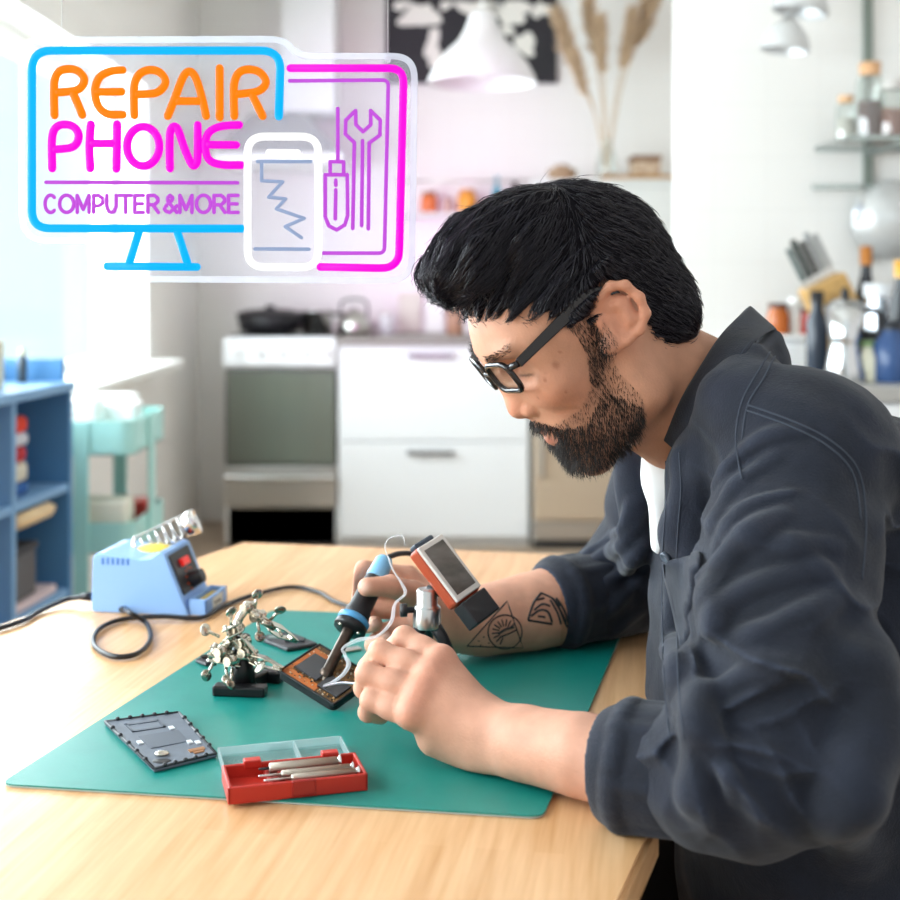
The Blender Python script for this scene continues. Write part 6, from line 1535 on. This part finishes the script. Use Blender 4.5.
# stitching along the collar edge and other seams
def surf_line(pxs, r=.0009, off=.0001, d0=.805, d1=1.75, V=S_):
    pts = []
    for v in cr([Vector((a, b, 0)) for a, b in pxs], 8):
        h = V.hit(v.x, v.y, d0, d1)
        if h is not None: pts.append(Vector(h+V.normal(h)*off))
    return pts
sm_ = MB()
e_ = [f.lerp(l, .86)+((Vector((0, -1, 0)))*.0042) for f, l in zip(F_, L_) if f.y < 1.245]
sm_.tube(e_, .0007, 5)
for ln_ in ([(770, 352), (758, 372), (742, 402), (736, 440), (742, 480)], [(775, 356), (764, 378), (748, 405), (742, 440)], [(748, 405), (790, 420), (830, 440), (858, 470), (866, 520), (862, 580)], [(746, 410), (790, 426), (828, 446), (853, 474), (861, 520)]):
    p_ = surf_line(ln_)
    if len(p_) > 2: sm_.tube(p_, .0009, 5)
for off in (-6, 8):
    p_ = surf_line([(x+off, y) for x, y in pk[:7]], .0007)
    if len(p_) > 2: sm_.tube(p_, .0007, 5)
sm_.build('seam_stitching', SEAM, shirt)
# ---- breast pocket draped on the chest
def drape(poly_fn, nu, nv, off, name, parent, m, thick=.0022, d0=1.0, d1=1.6, V=S_):
    vs = []; 
    for j in range(nv+1):
        for i in range(nu+1):
            x, y = poly_fn(i/nu, j/nv); h = V.hit(x, y, d0, d1)
            if h is None: h = np.array(vs[-1]) if vs else A3(P(x, y, 1.2))
            vs.append(tuple(h))
    a = np.array(vs).reshape(nv+1, nu+1, 3)
    for _ in range(6):                                       # cloth bridges small dips
        b = a.copy(); b[1:-1, 1:-1] = (a[:-2, 1:-1]+a[2:, 1:-1]+a[1:-1, :-2]+a[1:-1, 2:])/4; a = np.where((b[..., 1:2] < a[..., 1:2]), b, a)
    n = np.stack([V.normal(r_) for r_ in a]); a = a+n*off
    o = MB().add([tuple(v) for v in a.reshape(-1, 3)], [[j*(nu+1)+i, j*(nu+1)+i+1, (j+1)*(nu+1)+i+1, (j+1)*(nu+1)+i] for j in range(nv) for i in range(nu)], True).build(name, m, parent)
    s_ = o.modifiers.new('solid', 'SOLIDIFY'); s_.thickness = thick; s_.offset = 0; return o
def pkt(u, v): 
    L0 = (665+20*v**1.1, 560+112*v); R0 = (712, 553+100*v); return (L0[0]+(min(R0[0], 703)-L0[0])*u, L0[1]+(R0[1]-L0[1])*u)
pocket = drape(pkt, 10, 16, .0028, 'pocket', shirt, DEN2)
pst = MB()
for v in (.30, .34):
    q = [S_.hit(*pkt(u, v), 1.0, 1.6) for u in np.linspace(.03, .97, 12)]; q = [Vector(h+S_.normal(h)*.0044) for h in q if h is not None]
    if len(q) > 2: pst.tube(q, .0008, 5)
q = [S_.hit(*pkt(.05, v), 1.0, 1.6) for v in np.linspace(.02, .98, 14)]; q = [Vector(h+S_.normal(h)*.0044) for h in q if h is not None]
pst.tube(q, .0008, 5); pst.build('pocket_stitching', SEAM, shirt)
# buttons
BT = mat('slate button', '#59616D', .3)
def button(px, py, d0=1.0, d1=1.6, V=None):
    h = (V or S_).hit(px, py, d0, d1)
    if h is None: return
    n = (V or S_).normal(h, .006); z = Vector(n); x = z.orthogonal().normalized()
    M_ = frame(Vector(h)+z*.002, x, z.cross(x), z); MB().lathe([(.0, -.002), (.0048, -.002), (.0052, .001), (.0044, .0022), (.0035, .0014), (0, .0014)], M_, 18).build('button', BT, shirt)
for a in ((667, 556),): button(*a)
cb_ = L_[3].lerp(F_[3], .3)+Vector((-.001, -.006, .0)); 
MB().lathe([(.0, -.001), (.0046, -.001), (.005, .0012), (.0042, .0022), (.003, .0014), (0, .0014)], frame(cb_, (.8, .6, 0), (0, 0, 1), (.25, -.95, .1)), 18).build('button', BT, shirt)
# ---- white undershirt in the V
U_ = Vol((.10, 1.12, .80), (.36, 1.38, 1.06), .003)
U_.chain([(A3(P(662, 448, 1.247)), .0165), (A3(P(661, 480, 1.247)), .0135), (A3(P(660, 545, 1.25)), .009)], .02)
U_.cap(NB_+A3((-.026, 0, -.045)), NB_+A3((.0, 0, -.055)), .048, .050, .02)
U_.cap(NB_+A3((-.05, 0, .02)), NB_+A3((-.01, 0, -.015)), .047, .044, .006, 's')
up_, uq_ = U_.mesh(); obj_from('undershirt', up_, uq_, mat('white jersey', '#F1F2F4', .85), man)
# ---- trousers, shoes, stool
TRM = mat('black trousers', '#15161A', .85, noise=.3, nscale=90)
T_ = Vol((-.25, 1.0, .06), (.62, 1.5, .66), .006)
T_.ell((.415, 1.25, .52), (.155, .178, .135), k=.03)
for sgn in (-1, 1):
    hip, kn, an = A3((.40, 1.25+.095*sgn, .50)), A3((-.03, 1.25+.12*sgn, .50)), A3((-.02, 1.25+.12*sgn, .12))
    T_.chain([(hip, .092), (kn, .066), (A3((-.025, 1.25+.12*sgn, .30)), .056), (an, .048)], .02)
    T_.cap(an, an-A3((0, 0, .05)), .047, .047, .005)
T_.op(lambda X, Y, Z: np.maximum(Z-.4015+0*Y, .2-X)+0*Y, (.1, 1.0, .3), (.62, 1.5, .45), .004, 's')
tp_, tq_ = T_.mesh(); obj_from('trousers', tp_, tq_, TRM, man)
for sgn in (-1, 1):
    F = Vol((-.24, 1.25+.12*sgn-.08, -.01), (.08, 1.25+.12*sgn+.08, .13), .004); c = A3((0, 1.25+.12*sgn, 0))
    F.chain([(c+A3((.01, 0, .04)), .040), (c+A3((-.09, -.0, .036)), .044), (c+A3((-.165, 0, .03)), .036)], .02); F.cap(c+A3((-.01, 0, .05)), c+A3((-.02, 0, .09)), .04, .043, .01)
    F.op(lambda X, Y, Z: .002-Z+0*X+0*Y, F.lo, F.lo+.4, .004, 'i'); p, q = F.mesh(); obj_from('shoe', p, q, mat('dark shoe', '#1B1B1E', .5), man)
stl = thing('stool', (.42, 1.25, 0), 'round wooden stool the man sits on at the table', 'stool')
MB().lathe([(.0, .365), (.15, .365), (.165, .375), (.165, .392), (.155, .4), (0, .4)], TR(.43, 1.25, 0), 36).build('seat', WOOD, stl)
for k in range(4):
    a = PI/4+k*PI/2; MB().cyl((.43+.17*math.cos(a), 1.25+.17*math.sin(a), 0), (.43+.11*math.cos(a), 1.25+.11*math.sin(a), .366), .014, .017, 14).build('leg', WOOD, stl)
# ---- tattoos on the far forearm: fine ink lines following the skin
INK = mat('tattoo ink', '#2B2F33', .6)
tat = MB()
def ink(pxs, r=.0007, smooth=True):
    src = [(v.x, v.y) for v in (cr([Vector((a, b, 0)) for a, b in pxs], 5) if smooth else [Vector((a, b, 0)).lerp(Vector((c, d, 0)), t/6) for (a, b), (c, d) in zip(pxs[:-1], pxs[1:]) for t in range(6)]+[Vector((*pxs[-1], 0))])]
    p = [B.hit(x, y, 1.3, 1.6) for x, y in src]; p = [Vector(h) for h in p if h is not None]
    if len(p) > 1: tat.tube(p, r, 5)
tri = [(467, 646), (507, 601), (523, 648), (467, 646)]; ink(tri, .0008, False)
ink([(471, 642), (505, 604)], .0005, False)
ring = [(505+17*math.cos(a), 632+17*math.sin(a)) for a in np.linspace(0, 2*PI, 22)]; ink(ring, .0008)
for k in range(11):
    a = PI*.62+k*.36; ink([(505+6*math.cos(a), 632+6*math.sin(a)), (505+13*math.cos(a), 632+13*math.sin(a))], .0009, False)
ink([(498, 634), (506, 629), (514, 627)], .0014); ink([(500, 637), (508, 634), (516, 630)], .0010)
for a in ((478, 641), (483, 637), (480, 645), (488, 643)): ink([a, (a[0]+1.5, a[1])], .0007, False)
blk = [[(528, 620), (533, 604), (541, 593)], [(541, 593), (552, 598), (560, 606)], [(528, 620), (540, 622), (552, 624)], [(531, 616), (540, 610), (548, 612), (552, 622)], [(534, 610), (542, 604), (550, 606)], [(538, 616), (545, 617)], [(536, 600), (544, 598)],
       [(552, 598), (558, 606), (563, 618), (567, 627)], [(555, 602), (561, 612), (566, 622)], [(550, 600), (557, 612), (561, 624)], [(556, 598), (564, 610), (569, 625)]]
for b_ in blk: ink(b_, .0013)
tat.build('tattoo', INK, man)
